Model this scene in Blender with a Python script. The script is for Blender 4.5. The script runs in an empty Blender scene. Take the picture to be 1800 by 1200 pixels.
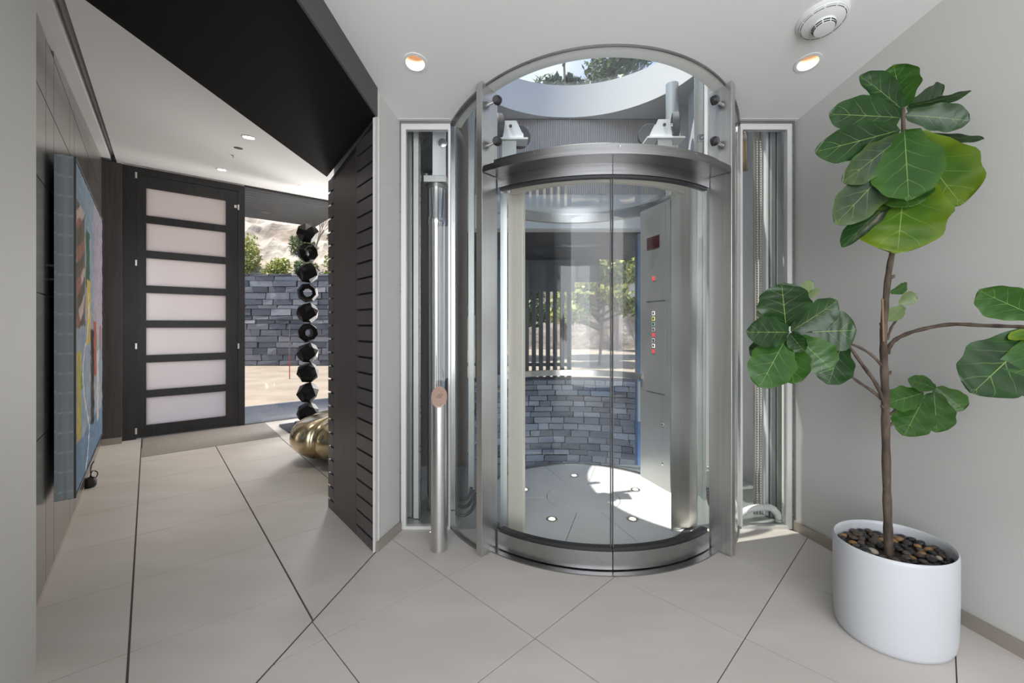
import bpy, bmesh, math, random
from mathutils import Vector, Matrix
random.seed(7)
sc = bpy.context.scene
COL = sc.collection
R_ = math.radians

# ------------------------------------------------------------------ camera
EYE = 1.3
cam_d = bpy.data.cameras.new('camera'); cam = bpy.data.objects.new('camera', cam_d); COL.objects.link(cam)
cam.location = (0, 0, EYE); cam.rotation_euler = (R_(90), 0, 0)
cam_d.sensor_width = 36; cam_d.lens = 752 / 1800 * 36; cam_d.shift_y = -28 / 1800
cam_d.clip_start = 0.05; cam_d.clip_end = 200
sc.camera = cam

# ------------------------------------------------------------------ world
W = bpy.data.worlds.new('world'); sc.world = W; W.use_nodes = True
nt = W.node_tree; nt.nodes.clear()
wo = nt.nodes.new('ShaderNodeOutputWorld'); bg = nt.nodes.new('ShaderNodeBackground')
tc = nt.nodes.new('ShaderNodeTexCoord')
no = nt.nodes.new('ShaderNodeTexNoise'); no.inputs['Scale'].default_value = 3.0; no.inputs['Detail'].default_value = 6
cr = nt.nodes.new('ShaderNodeValToRGB')
cr.color_ramp.elements[0].position = 0.42; cr.color_ramp.elements[0].color = (0.27, 0.40, 0.72, 1)
cr.color_ramp.elements[1].position = 0.62; cr.color_ramp.elements[1].color = (0.74, 0.79, 0.92, 1)
nt.links.new(tc.outputs['Generated'], no.inputs['Vector']); nt.links.new(no.outputs['Fac'], cr.inputs['Fac'])
nt.links.new(cr.outputs['Color'], bg.inputs['Color']); nt.links.new(bg.outputs['Background'], wo.inputs['Surface'])
bg.inputs['Strength'].default_value = 1.25

# ------------------------------------------------------------------ sun and added daylight lamps
sun_d = bpy.data.lights.new('sun', 'SUN'); sun = bpy.data.objects.new('sun', sun_d); COL.objects.link(sun)
sun_d.energy = 6.5; sun_d.angle = R_(0.6); sun_d.color = (1.0, 0.95, 0.87)
sun.rotation_euler = Vector((0.29, 0.075, -0.955)).to_track_quat('-Z', 'Y').to_euler()
sun.location = (-8, -2, 14)

def area(name, loc, look, sx, sy, power, color=(1, 1, 1)):
    d = bpy.data.lights.new(name, 'AREA'); d.shape = 'RECTANGLE'; d.size = sx; d.size_y = sy
    d.energy = power; d.color = color
    o = bpy.data.objects.new(name, d); COL.objects.link(o); o.location = loc
    o.rotation_euler = (Vector(look) - Vector(loc)).to_track_quat('-Z', 'Y').to_euler()
    return o
area('rear_daylight_lamp', (0.6, -3.4, 1.75), (0.6, 3, 1.5), 4.6, 3.2, 182, (1.0, 0.99, 0.97))  # area lamp added in place of daylight from unseen glazing behind the camera

area('hall_fill_lamp', (-4.157 + 1.886, 4.892 + 1.603, 1.35), (-6.0, 2.2, 1.6), 0.8, 2.2, 85, (1.0, 0.97, 0.93))  # lamp added inside the hall glazing, behind the portal, to brighten the hall

sc.view_settings.view_transform = 'Standard'; sc.view_settings.look = 'None'
sc.view_settings.gamma = 1.0; sc.view_settings.use_curve_mapping = False
sc.view_settings.exposure = 0.3
sc.cycles.max_bounces = 12; sc.cycles.diffuse_bounces = 5; sc.cycles.glossy_bounces = 6
sc.cycles.transmission_bounces = 8; sc.cycles.transparent_max_bounces = 40
sc.cycles.sample_clamp_indirect = 6.0; sc.cycles.use_denoising = True
sc.cycles.caustics_reflective = False; sc.cycles.caustics_refractive = False

# ------------------------------------------------------------------ materials
MATS = {}
def principled(name, color, rough=0.5, metal=0.0, spec=0.5, **kw):
    m = bpy.data.materials.new(name); m.use_nodes = True
    b = m.node_tree.nodes['Principled BSDF']
    b.inputs['Base Color'].default_value = (*color, 1); b.inputs['Roughness'].default_value = rough
    b.inputs['Metallic'].default_value = metal; b.inputs['Specular IOR Level'].default_value = spec
    for k, v in kw.items(): b.inputs[k.replace('_', ' ')].default_value = v
    MATS[name] = m
    return m
def noise_color(m, scale, c1, c2, p0=0.35, p1=0.65, stretch=(1, 1, 1), detail=4, bump=0.0, rough=None, bdist=0.01):
    t = m.node_tree; b = t.nodes['Principled BSDF']
    tcn = t.nodes.new('ShaderNodeTexCoord'); mp = t.nodes.new('ShaderNodeMapping'); mp.inputs['Scale'].default_value = stretch
    n = t.nodes.new('ShaderNodeTexNoise'); n.inputs['Scale'].default_value = scale; n.inputs['Detail'].default_value = detail
    r = t.nodes.new('ShaderNodeValToRGB')
    r.color_ramp.elements[0].position = p0; r.color_ramp.elements[0].color = (*c1, 1)
    r.color_ramp.elements[1].position = p1; r.color_ramp.elements[1].color = (*c2, 1)
    t.links.new(tcn.outputs['Object'], mp.inputs['Vector']); t.links.new(mp.outputs['Vector'], n.inputs['Vector'])
    t.links.new(n.outputs['Fac'], r.inputs['Fac']); t.links.new(r.outputs['Color'], b.inputs['Base Color'])
    if bump:
        bp = t.nodes.new('ShaderNodeBump'); bp.inputs['Strength'].default_value = bump; bp.inputs['Distance'].default_value = bdist
        t.links.new(n.outputs['Fac'], bp.inputs['Height']); t.links.new(bp.outputs['Normal'], b.inputs['Normal'])
    if rough:
        mr = t.nodes.new('ShaderNodeMapRange'); mr.inputs['To Min'].default_value = rough[0]; mr.inputs['To Max'].default_value = rough[1]
        t.links.new(n.outputs['Fac'], mr.inputs['Value']); t.links.new(mr.outputs['Result'], b.inputs['Roughness'])
    return m
def per_object(m, c1, c2, c3=None):
    """colour picked per object (Object Info random) times a little noise"""
    t = m.node_tree; b = t.nodes['Principled BSDF']
    oi = t.nodes.new('ShaderNodeObjectInfo'); r = t.nodes.new('ShaderNodeValToRGB')
    r.color_ramp.elements[0].color = (*c1, 1); r.color_ramp.elements[1].color = (*c2, 1)
    if c3:
        e = r.color_ramp.elements.new(0.5); e.color = (*c3, 1)
    tcn = t.nodes.new('ShaderNodeTexCoord'); n = t.nodes.new('ShaderNodeTexNoise'); n.inputs['Scale'].default_value = 7; n.inputs['Detail'].default_value = 5
    mx = t.nodes.new('ShaderNodeMix'); mx.data_type = 'RGBA'; mx.blend_type = 'MULTIPLY'; mx.inputs['Factor'].default_value = 0.55
    bc = t.nodes.new('ShaderNodeBrightContrast'); bc.inputs['Bright'].default_value = 0.45; bc.inputs['Contrast'].default_value = 0.3
    t.links.new(oi.outputs['Random'], r.inputs['Fac']); t.links.new(tcn.outputs['Object'], n.inputs['Vector'])
    t.links.new(n.outputs['Fac'], bc.inputs['Color'])
    t.links.new(r.outputs['Color'], mx.inputs['A']); t.links.new(bc.outputs['Color'], mx.inputs['B'])
    t.links.new(mx.outputs['Result'], b.inputs['Base Color'])
    bp = t.nodes.new('ShaderNodeBump'); bp.inputs['Strength'].default_value = 0.35; bp.inputs['Distance'].default_value = 0.02
    t.links.new(n.outputs['Fac'], bp.inputs['Height']); t.links.new(bp.outputs['Normal'], b.inputs['Normal'])
    return m
def glass(name, tint=(0.975, 0.985, 0.98), base=0.018, rough=0.0, gain=0.9):
    m = bpy.data.materials.new(name); m.use_nodes = True; t = m.node_tree; t.nodes.clear()
    o = t.nodes.new('ShaderNodeOutputMaterial'); mx = t.nodes.new('ShaderNodeMixShader')
    tr = t.nodes.new('ShaderNodeBsdfTransparent'); tr.inputs['Color'].default_value = (*tint, 1)
    gl = t.nodes.new('ShaderNodeBsdfGlossy'); gl.inputs['Roughness'].default_value = rough; gl.inputs['Color'].default_value = (1, 1, 1, 1)
    lw = t.nodes.new('ShaderNodeLayerWeight'); lw.inputs['Blend'].default_value = 0.5
    pw = t.nodes.new('ShaderNodeMath'); pw.operation = 'POWER'; pw.inputs[1].default_value = 5.0
    ma = t.nodes.new('ShaderNodeMath'); ma.operation = 'MULTIPLY_ADD'; ma.inputs[1].default_value = gain; ma.inputs[2].default_value = base
    t.links.new(lw.outputs['Facing'], pw.inputs[0]); t.links.new(pw.outputs[0], ma.inputs[0])
    t.links.new(ma.outputs[0], mx.inputs[0]); t.links.new(tr.outputs[0], mx.inputs[1]); t.links.new(gl.outputs[0], mx.inputs[2])
    t.links.new(mx.outputs[0], o.inputs['Surface']); MATS[name] = m
    return m
def emission(name, color, s):
    m = bpy.data.materials.new(name); m.use_nodes = True; t = m.node_tree; t.nodes.clear()
    o = t.nodes.new('ShaderNodeOutputMaterial'); e = t.nodes.new('ShaderNodeEmission')
    e.inputs['Color'].default_value = (*color, 1); e.inputs['Strength'].default_value = s
    t.links.new(e.outputs[0], o.inputs['Surface']); MATS[name] = m
    return m

principled('wall_paint', (0.56, 0.56, 0.535), 0.6)
principled('white_paint', (0.80, 0.80, 0.785), 0.55)
principled('ceiling_paint', (0.76, 0.76, 0.75), 0.7)
principled('baseboard_metal', (0.36, 0.32, 0.28), 0.4, 0.3)
noise_color(principled('floor_tile', (0.6, 0.56, 0.52), 0.45, spec=0.4), 1.6, (0.585, 0.545, 0.505), (0.63, 0.595, 0.56), stretch=(1, 3, 1))
noise_color(principled('cab_tile', (0.72, 0.70, 0.68), 0.25, spec=0.5), 2.2, (0.80, 0.785, 0.765), (0.86, 0.845, 0.83))
principled('grout', (0.10, 0.085, 0.075), 0.8)
noise_color(principled('mat_fabric', (0.42, 0.39, 0.36), 0.85), 60, (0.24, 0.22, 0.20), (0.31, 0.285, 0.26), bump=0.2)
principled('black_paint', (0.0035, 0.0035, 0.004), 0.5, spec=0.2); principled('fascia_grey', (0.07, 0.07, 0.072), 0.5)
noise_color(principled('dark_wood', (0.03, 0.026, 0.026), 0.36), 3, (0.05, 0.042, 0.041), (0.085, 0.072, 0.07), stretch=(14, 14, 0.6), bump=0.08, rough=(0.3, 0.48))
noise_color(principled('slat_wood', (0.045, 0.04, 0.04), 0.36), 5, (0.05, 0.045, 0.046), (0.085, 0.076, 0.077), stretch=(22, 22, 0.5), bump=0.1)
noise_color(principled('panel_metal', (0.25, 0.23, 0.21), 0.2, 0.75), 0.8, (0.24, 0.22, 0.20), (0.33, 0.31, 0.285), rough=(0.16, 0.26))
noise_color(principled('door_black', (0.012, 0.012, 0.013), 0.35), 4, (0.009, 0.009, 0.01), (0.02, 0.019, 0.019), stretch=(10, 10, 0.5))
noise_color(principled('steel', (0.62, 0.62, 0.61), 0.28, 1.0), 3, (0.60, 0.60, 0.595), (0.655, 0.655, 0.645), stretch=(24, 24, 0.4), rough=(0.27, 0.33))
noise_color(principled('steel_dark', (0.40, 0.40, 0.40), 0.3, 1.0), 3, (0.27, 0.27, 0.27), (0.33, 0.33, 0.33), stretch=(1, 1, 30), rough=(0.24, 0.34))
principled('steel_bright', (0.78, 0.78, 0.77), 0.2, 1.0)
noise_color(principled('steel_smooth', (0.5, 0.5, 0.5), 0.27, 1.0), 2, (0.36, 0.36, 0.355), (0.42, 0.42, 0.415), rough=(0.25, 0.3))
principled('chrome', (0.75, 0.75, 0.76), 0.1, 1.0)
principled('cream_metal', (0.72, 0.68, 0.61), 0.38, 0.25)
principled('panel_steel', (0.44, 0.44, 0.435), 0.36, 0.7)
principled('galvanised', (0.52, 0.54, 0.52), 0.42, 0.7)
principled('light_frame', (0.70, 0.70, 0.68), 0.4, 0.3)
principled('rubber', (0.02, 0.02, 0.022), 0.5)
principled('grey_rubber', (0.075, 0.075, 0.08), 0.5)
principled('white_machine', (0.78, 0.79, 0.80), 0.35)
principled('rope_tan', (0.42, 0.29, 0.15), 0.7)
principled('belt_taupe', (0.26, 0.22, 0.19), 0.6)
principled('dots_white', (0.8, 0.8, 0.78), 0.5)
principled('hose_white', (0.74, 0.74, 0.72), 0.5)
principled('copper_face', (0.48, 0.33, 0.27), 0.45, 0.4)
principled('engrave', (0.12, 0.09, 0.08), 0.6)
principled('plastic_white', (0.74, 0.75, 0.74), 0.4)
principled('slot_dark', (0.015, 0.015, 0.015), 0.6)
glass('clear_glass'); glass('cab_glass', (0.955, 0.975, 0.985), 0.02); glass('window_glass', (0.95, 0.96, 0.96), 0.03)
principled('pot_glaze', (0.54, 0.56, 0.585), 0.32)
principled('soil', (0.03, 0.022, 0.016), 0.9)
noise_color(principled('bark', (0.13, 0.085, 0.06), 0.8), 30, (0.035, 0.023, 0.016), (0.11, 0.078, 0.055), stretch=(1, 1, 0.35), bump=0.5)
principled('bamboo', (0.20, 0.12, 0.065), 0.6)
for nm_, c_ in (('black', (0.022, 0.02, 0.02)), ('brown', (0.075, 0.052, 0.038)), ('tan', (0.30, 0.17, 0.06)), ('pale', (0.50, 0.43, 0.34))): per_object(principled('pebble_' + nm_, c_, 0.3), tuple(q * 0.8 for q in c_), tuple(q * 1.25 for q in c_))
noise_color(principled('gold_bronze', (0.52, 0.42, 0.25), 0.22, 1.0), 9, (0.46, 0.37, 0.21), (0.66, 0.57, 0.40), rough=(0.14, 0.30))
principled('black_gloss', (0.010, 0.010, 0.010), 0.5, spec=0.12)
principled('slate_black', (0.03, 0.032, 0.036), 0.4)
per_object(principled('stone_block', (0.15, 0.16, 0.18), 0.7), (0.07, 0.075, 0.09), (0.30, 0.30, 0.31), (0.13, 0.135, 0.15))
per_object(principled('stone_hazed', (0.2, 0.2, 0.21), 0.7), (0.14, 0.15, 0.165), (0.46, 0.46, 0.46), (0.25, 0.255, 0.27))  # stone colour lightened to carry the haze of the cab glass
principled('stone_mortar', (0.05, 0.05, 0.055), 0.9)
noise_color(principled('driveway', (0.50, 0.42, 0.33), 0.8), 1.5, (0.28, 0.225, 0.17), (0.36, 0.30, 0.23))
noise_color(principled('paver_grey', (0.17, 0.175, 0.19), 0.6), 30, (0.13, 0.135, 0.15), (0.21, 0.215, 0.23))
noise_color(principled('cliff_rock', (0.5, 0.42, 0.33), 0.9), 1.1, (0.30, 0.24, 0.18), (0.62, 0.54, 0.44), detail=9, bump=1.0, bdist=0.25)
noise_color(principled('soffit_wood', (0.05, 0.05, 0.055), 0.65, spec=0.15), 2, (0.022, 0.024, 0.028), (0.05, 0.053, 0.06), stretch=(1, 26, 26))
principled('fence_grey', (0.09, 0.09, 0.095), 0.6)
principled('ribbed_panel', (0.55, 0.52, 0.50), 0.3, 0.25)
principled('blue_reflection', (0.20, 0.33, 0.52), 0.35, 0.4)  # blue of a sky reflection put into the colour
def leafy(name, c1, c2, trans=0.35):
    m = principled(name, c1, 0.5); t = m.node_tree; b = t.nodes['Principled BSDF']; o = t.nodes['Material Output']
    oi = t.nodes.new('ShaderNodeNewGeometry'); r = t.nodes.new('ShaderNodeValToRGB')
    r.color_ramp.elements[0].color = (*c1, 1); r.color_ramp.elements[1].color = (*c2, 1)
    t.links.new(oi.outputs['Random Per Island'], r.inputs['Fac']); t.links.new(r.outputs['Color'], b.inputs['Base Color'])
    tl = t.nodes.new('ShaderNodeBsdfTranslucent'); t.links.new(r.outputs['Color'], tl.inputs['Color'])
    mx = t.nodes.new('ShaderNodeMixShader'); mx.inputs[0].default_value = trans
    t.links.new(b.outputs[0], mx.inputs[1]); t.links.new(tl.outputs[0], mx.inputs[2]); t.links.new(mx.outputs[0], o.inputs['Surface'])
    return m
leafy('shrub_yellow', (0.16, 0.20, 0.04), (0.48, 0.48, 0.12)); leafy('shrub_green', (0.05, 0.08, 0.03), (0.20, 0.24, 0.09))
leafy('pine_needles', (0.04, 0.07, 0.035), (0.16, 0.20, 0.10)); principled('twig_grey', (0.25, 0.20, 0.16), 0.8)
def frosted():
    m = bpy.data.materials.new('frosted_glass'); m.use_nodes = True; t = m.node_tree; t.nodes.clear()
    o = t.nodes.new('ShaderNodeOutputMaterial'); tl = t.nodes.new('ShaderNodeBsdfTranslucent'); tl.inputs['Color'].default_value = (1.0, 0.95, 0.92, 1)
    gl = t.nodes.new('ShaderNodeBsdfGlossy'); gl.inputs['Roughness'].default_value = 0.12
    df = t.nodes.new('ShaderNodeBsdfDiffuse'); df.inputs['Color'].default_value = (0.8, 0.77, 0.75, 1)
    m1 = t.nodes.new('ShaderNodeMixShader'); m1.inputs[0].default_value = 0.15
    m2 = t.nodes.new('ShaderNodeMixShader'); m2.inputs[0].default_value = 0.05
    t.links.new(tl.outputs[0], m1.inputs[1]); t.links.new(df.outputs[0], m1.inputs[2])
    t.links.new(m1.outputs[0], m2.inputs[1]); t.links.new(gl.outputs[0], m2.inputs[2]); t.links.new(m2.outputs[0], o.inputs['Surface'])
    MATS['frosted_glass'] = m
frosted()
def vcol(name, rough=0.5, bump=0.3):
    m = principled(name, (0.5, 0.5, 0.5), rough); t = m.node_tree; b = t.nodes['Principled BSDF']
    a = t.nodes.new('ShaderNodeAttribute'); a.attribute_name = 'Col'; t.links.new(a.outputs['Color'], b.inputs['Base Color'])
    n = t.nodes.new('ShaderNodeTexNoise'); n.inputs['Scale'].default_value = 45; bp = t.nodes.new('ShaderNodeBump')
    bp.inputs['Strength'].default_value = bump; bp.inputs['Distance'].default_value = 0.01
    t.links.new(n.outputs['Fac'], bp.inputs['Height']); t.links.new(bp.outputs['Normal'], b.inputs['Normal'])
vcol('painted_canvas', 0.85); MATS['painted_canvas'].node_tree.nodes['Principled BSDF'].inputs['Specular IOR Level'].default_value = 0.15
def fig_leaf(name, dark, mid, edge, under=False):
    """leaf surface: midrib and side veins from UV (u along the leaf, v across -1..1)"""
    m = principled(name, dark, 0.33); t = m.node_tree; b = t.nodes['Principled BSDF']; o = t.nodes['Material Output']; L = t.links
    uv = t.nodes.new('ShaderNodeUVMap'); sp = t.nodes.new('ShaderNodeSeparateXYZ'); L.new(uv.outputs[0], sp.inputs[0])
    def M(op, a, bb=None, c=None):
        n = t.nodes.new('ShaderNodeMath'); n.operation = op
        for i, x in enumerate((a, bb, c)):
            if x is None: continue
            if isinstance(x, (int, float)): n.inputs[i].default_value = x
            else: L.new(x, n.inputs[i])
        return n.outputs[0]
    v = M('ABSOLUTE', M('MULTIPLY_ADD', sp.outputs[1], 2.0, -1.0)); u = sp.outputs[0]
    mid_w = M('LESS_THAN', v, M('MULTIPLY_ADD', u, -0.020, 0.026))
    ph = M('FRACT', M('MULTIPLY', M('SUBTRACT', M('SUBTRACT', u, M('MULTIPLY', v, 0.30)), 0.02), 5.0))
    side = M('LESS_THAN', M('ABSOLUTE', M('SUBTRACT', ph, 0.5)), M('MULTIPLY_ADD', v, -0.036, 0.036))
    side = M('MULTIPLY', side, M('LESS_THAN', v, 0.93))
    vein = M('MAXIMUM', mid_w, M('MULTIPLY', side, 0.45))
    n = t.nodes.new('ShaderNodeTexNoise'); n.inputs['Scale'].default_value = 9; n.inputs['Detail'].default_value = 3
    tcn = t.nodes.new('ShaderNodeTexCoord'); L.new(tcn.outputs['Object'], n.inputs['Vector'])
    r = t.nodes.new('ShaderNodeValToRGB'); r.color_ramp.elements[0].position = 0.35; r.color_ramp.elements[1].position = 0.7
    r.color_ramp.elements[0].color = (*dark, 1); r.color_ramp.elements[1].color = (*mid, 1); L.new(n.outputs['Fac'], r.inputs['Fac'])
    e = t.nodes.new('ShaderNodeMix'); e.data_type = 'RGBA'; e.inputs['B'].default_value = (*edge, 1)
    ef = M('MULTIPLY', M('MAXIMUM', M('POWER', v, 2.5), M('POWER', u, 4.0)), M('MULTIPLY', n.outputs['Fac'], 1.2))
    L.new(ef, e.inputs['Factor']); L.new(r.outputs['Color'], e.inputs['A'])
    x = t.nodes.new('ShaderNodeMix'); x.data_type = 'RGBA'; x.inputs['B'].default_value = (0.22, 0.34, 0.09, 1)
    L.new(vein, x.inputs['Factor']); L.new(e.outputs['Result'], x.inputs['A']); L.new(x.outputs['Result'], b.inputs['Base Color'])
    bp = t.nodes.new('ShaderNodeBump'); bp.inputs['Strength'].default_value = 0.5; bp.inputs['Distance'].default_value = 0.004
    L.new(M('SUBTRACT', n.outputs['Fac'], vein), bp.inputs['Height']); L.new(bp.outputs['Normal'], b.inputs['Normal'])
    tl = t.nodes.new('ShaderNodeBsdfTranslucent'); L.new(x.outputs['Result'], tl.inputs['Color'])
    mx = t.nodes.new('ShaderNodeMixShader'); mx.inputs[0].default_value = 0.18
    L.new(b.outputs[0], mx.inputs[1]); L.new(tl.outputs[0], mx.inputs[2]); L.new(mx.outputs[0], o.inputs['Surface'])
fig_leaf('leaf_deep', (0.010, 0.036, 0.010), (0.018, 0.062, 0.013), (0.022, 0.07, 0.013))
fig_leaf('leaf_fresh', (0.022, 0.078, 0.015), (0.038, 0.115, 0.018), (0.06, 0.15, 0.018))
fig_leaf('leaf_lime', (0.035, 0.11, 0.015), (0.075, 0.17, 0.016), (0.22, 0.29, 0.012))
fig_leaf('leaf_sheen', (0.022, 0.045, 0.026), (0.05, 0.075, 0.055), (0.10, 0.17, 0.03))  # grey sheen of the glossy leaves mixed into the green
fig_leaf('leaf_pale', (0.13, 0.19, 0.08), (0.19, 0.25, 0.11), (0.2, 0.26, 0.1))

# ------------------------------------------------------------------ builders
def wloc(p):
    v = Vector((0, 0, 0))
    while p is not None:
        v = v + p.location; p = p.parent
    return v
def mesh_obj(name, verts, faces, mat=None, parent=None, smooth=False):
    off = wloc(parent)
    me = bpy.data.meshes.new(name)
    me.from_pydata([tuple(Vector(v) - off) for v in verts], [], faces)
    if mat: me.materials.append(MATS[mat])
    if smooth:
        for p in me.polygons: p.use_smooth = True
    o = bpy.data.objects.new(name, me); COL.objects.link(o); o.parent = parent
    return o
def bm_obj(name, bm, mat=None, parent=None, smooth=False, angle=None):
    bmesh.ops.recalc_face_normals(bm, faces=bm.faces)
    off = wloc(parent)
    for v in bm.verts: v.co -= off
    me = bpy.data.meshes.new(name); bm.to_mesh(me); bm.free()
    if mat: me.materials.append(MATS[mat])
    if smooth:
        for p in me.polygons: p.use_smooth = True
        if angle is not None: me.set_sharp_from_angle(angle=R_(angle))
    o = bpy.data.objects.new(name, me); COL.objects.link(o); o.parent = parent
    return o
def tag(o, label=None, cat=None, group=None, kind=None):
    if label: o['label'] = label
    if cat: o['category'] = cat
    if group: o['group'] = group
    if kind: o['kind'] = kind
    return o
def thing(name, loc, label, cat, group=None, kind=None):
    o = bpy.data.objects.new(name, None); COL.objects.link(o); o.location = loc; o.empty_display_size = 0.1
    return tag(o, label, cat, group, kind)
def add_box(bm, x0, x1, y0, y1, z0, z1):
    vs = [bm.verts.new(c) for c in ((x0, y0, z0), (x1, y0, z0), (x1, y1, z0), (x0, y1, z0), (x0, y0, z1), (x1, y0, z1), (x1, y1, z1), (x0, y1, z1))]
    for f in ((0, 3, 2, 1), (4, 5, 6, 7), (0, 1, 5, 4), (1, 2, 6, 5), (2, 3, 7, 6), (3, 0, 4, 7)): bm.faces.new([vs[i] for i in f])
    return vs
def bevel(bm, w, seg=2):
    if w: bmesh.ops.bevel(bm, geom=list(bm.edges), offset=w, segments=seg, profile=0.5, affect='EDGES')
def box(name, x0, x1, y0, y1, z0, z1, mat, parent=None, bev=0.0):
    bm = bmesh.new(); add_box(bm, min(x0, x1), max(x0, x1), min(y0, y1), max(y0, y1), z0, z1); bevel(bm, bev)
    return bm_obj(name, bm, mat, parent)
def obox(name, p0, p1, thick, z0, z1, mat, parent=None, bev=0.0, side=0):
    """upright slab along the plan line p0-p1; side -1/0/1: which side the thickness lies on"""
    a, b = Vector(p0), Vector(p1); d = (b - a).normalized(); n = Vector((-d.y, d.x))
    o0, o1 = {0: (-thick / 2, thick / 2), 1: (0, thick), -1: (-thick, 0)}[side]
    return prism(name, [a + n * o0, b + n * o0, b + n * o1, a + n * o1], z0, z1, mat, parent, bev)
def zz(f, p): return f(p[0], p[1]) if callable(f) else f
def add_prism(bm, pts, z0, z1):
    lo = [bm.verts.new((p[0], p[1], zz(z0, p))) for p in pts]; hi = [bm.verts.new((p[0], p[1], zz(z1, p))) for p in pts]
    n = len(pts); fs = [bm.faces.new(lo[::-1]), bm.faces.new(hi)]
    for i in range(n): bm.faces.new((lo[i], lo[(i + 1) % n], hi[(i + 1) % n], hi[i]))
    return fs
def prism(name, pts, z0, z1, mat, parent=None, bev=0.0, tri=False):
    bm = bmesh.new(); fs = add_prism(bm, pts, z0, z1)
    if tri: bmesh.ops.triangulate(bm, faces=fs)
    bevel(bm, bev)
    return bm_obj(name, bm, mat, parent)
CX, CY = 0.532, 3.205                                  # elevator axis
def pol(r, a): return (CX + r * math.sin(R_(a)), CY - r * math.cos(R_(a)))   # a = degrees from the front, + to the right
def arc_band(name, r0, r1, a0, a1, z0, z1, mat, parent=None, n=None, smooth=True, sharp=40):
    n = n or max(6, int(abs(a1 - a0) / 3)); bm = bmesh.new(); full = abs(a1 - a0) >= 359.9
    prev = None; first = None
    for i in range(n + (0 if full else 1)):
        a = a0 + (a1 - a0) * i / n; p, q = pol(r0, a), pol(r1, a)
        c = [bm.verts.new((*p, zz(z0, p))), bm.verts.new((*q, zz(z0, q))), bm.verts.new((*q, zz(z1, q))), bm.verts.new((*p, zz(z1, p)))]
        if prev:
            for k in range(4): bm.faces.new((prev[k], prev[(k + 1) % 4], c[(k + 1) % 4], c[k]))
        else: first = c
        prev = c
    if full:
        for k in range(4): bm.faces.new((prev[k], prev[(k + 1) % 4], first[(k + 1) % 4], first[k]))
    else:
        bm.faces.new(first[::-1]); bm.faces.new(prev)
    return bm_obj(name, bm, mat, parent, smooth, sharp)
def disc(name, c, r, z0, z1, mat, parent=None, n=48):
    return prism(name, [(c[0] + r * math.cos(2 * math.pi * i / n), c[1] + r * math.sin(2 * math.pi * i / n)) for i in range(n)], z0, z1, mat, parent)
def add_tube(bm, pts, rad, n=8, cap=True):
    pts = [Vector(p) for p in pts]; rad = rad if isinstance(rad, (list, tuple)) else [rad] * len(pts)
    up = Vector((0, 0, 1)) if abs((pts[-1] - pts[0]).normalized().z) < 0.9 else Vector((1, 0, 0))
    rings = []
    for i, p in enumerate(pts):
        d = (pts[min(i + 1, len(pts) - 1)] - pts[max(i - 1, 0)]).normalized()
        s = d.cross(up).normalized(); t = s.cross(d).normalized()
        rings.append([bm.verts.new(p + (s * math.cos(2 * math.pi * k / n) + t * math.sin(2 * math.pi * k / n)) * rad[i]) for k in range(n)])
    for a, b in zip(rings, rings[1:]):
        for k in range(n): bm.faces.new((a[k], a[(k + 1) % n], b[(k + 1) % n], b[k]))
    if cap: bm.faces.new(rings[0][::-1]); bm.faces.new(rings[-1])
def tube(name, pts, rad, mat, parent=None, n=10, smooth=True):
    bm = bmesh.new(); add_tube(bm, pts, rad, n); return bm_obj(name, bm, mat, parent, smooth, 50)
def smooth_path(pts, k=4):
    """Catmull-Rom through the points"""
    P = [Vector(p) for p in pts]; out = []
    for i in range(len(P) - 1):
        a, b, c, d = P[max(i - 1, 0)], P[i], P[i + 1], P[min(i + 2, len(P) - 1)]
        for j in range(k):
            t = j / k
            out.append(0.5 * ((2 * b) + (c - a) * t + (2 * a - 5 * b + 4 * c - d) * t * t + (3 * b - a - 3 * c + d) * t ** 3))
    return out + [P[-1]]
def lathe(name, prof, origin, axis, mat, parent=None, n=32, sharp=35, cap=True):
    """prof: (radius, along axis)"""
    ax = Vector(axis).normalized(); up = Vector((0, 0, 1)) if abs(ax.z) < 0.9 else Vector((1, 0, 0))
    s = ax.cross(up).normalized(); t = s.cross(ax); o = Vector(origin); bm = bmesh.new(); rings = []
    for r, h in prof:
        rings.append([bm.verts.new(o + ax * h + (s * math.cos(2 * math.pi * k / n) + t * math.sin(2 * math.pi * k / n)) * max(r, 1e-4)) for k in range(n)])
    for a, b in zip(rings, rings[1:]):
        for k in range(n): bm.faces.new((a[k], a[(k + 1) % n], b[(k + 1) % n], b[k]))
    if cap: bm.faces.new(rings[0][::-1]); bm.faces.new(rings[-1])
    return bm_obj(name, bm, mat, parent, True, sharp)
U = Vector((-0.6475, 0.7620)); V = Vector((0.7620, 0.6475))      # the hall's own axes in plan
def H(u, v): p = U * u + V * v; return (p.x, p.y)
def uof(x, y): return U.x * x + U.y * y
def hprism(name, u0, u1, v0, v1, z0, z1, mat, parent=None, bev=0.0):
    return prism(name, [H(u0, v0), H(u0, v1), H(u1, v1), H(u1, v0)], z0, z1, mat, parent, bev)
def foyer_z(x, y): return 3.2224 - 0.228 * y            # sloped foyer ceiling
def hall_z(x, y): return 2.384 + 0.115 * uof(x, y)      # hall ceiling rises to the door
def shared(name, me, loc, parent, rz=0.0, scale=None):
    o = bpy.data.objects.new(name, me); COL.objects.link(o); o.parent = parent; o.location = Vector(loc) - wloc(parent)
    o.rotation_euler = (0, 0, rz)
    if scale: o.scale = scale
    return o
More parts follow.
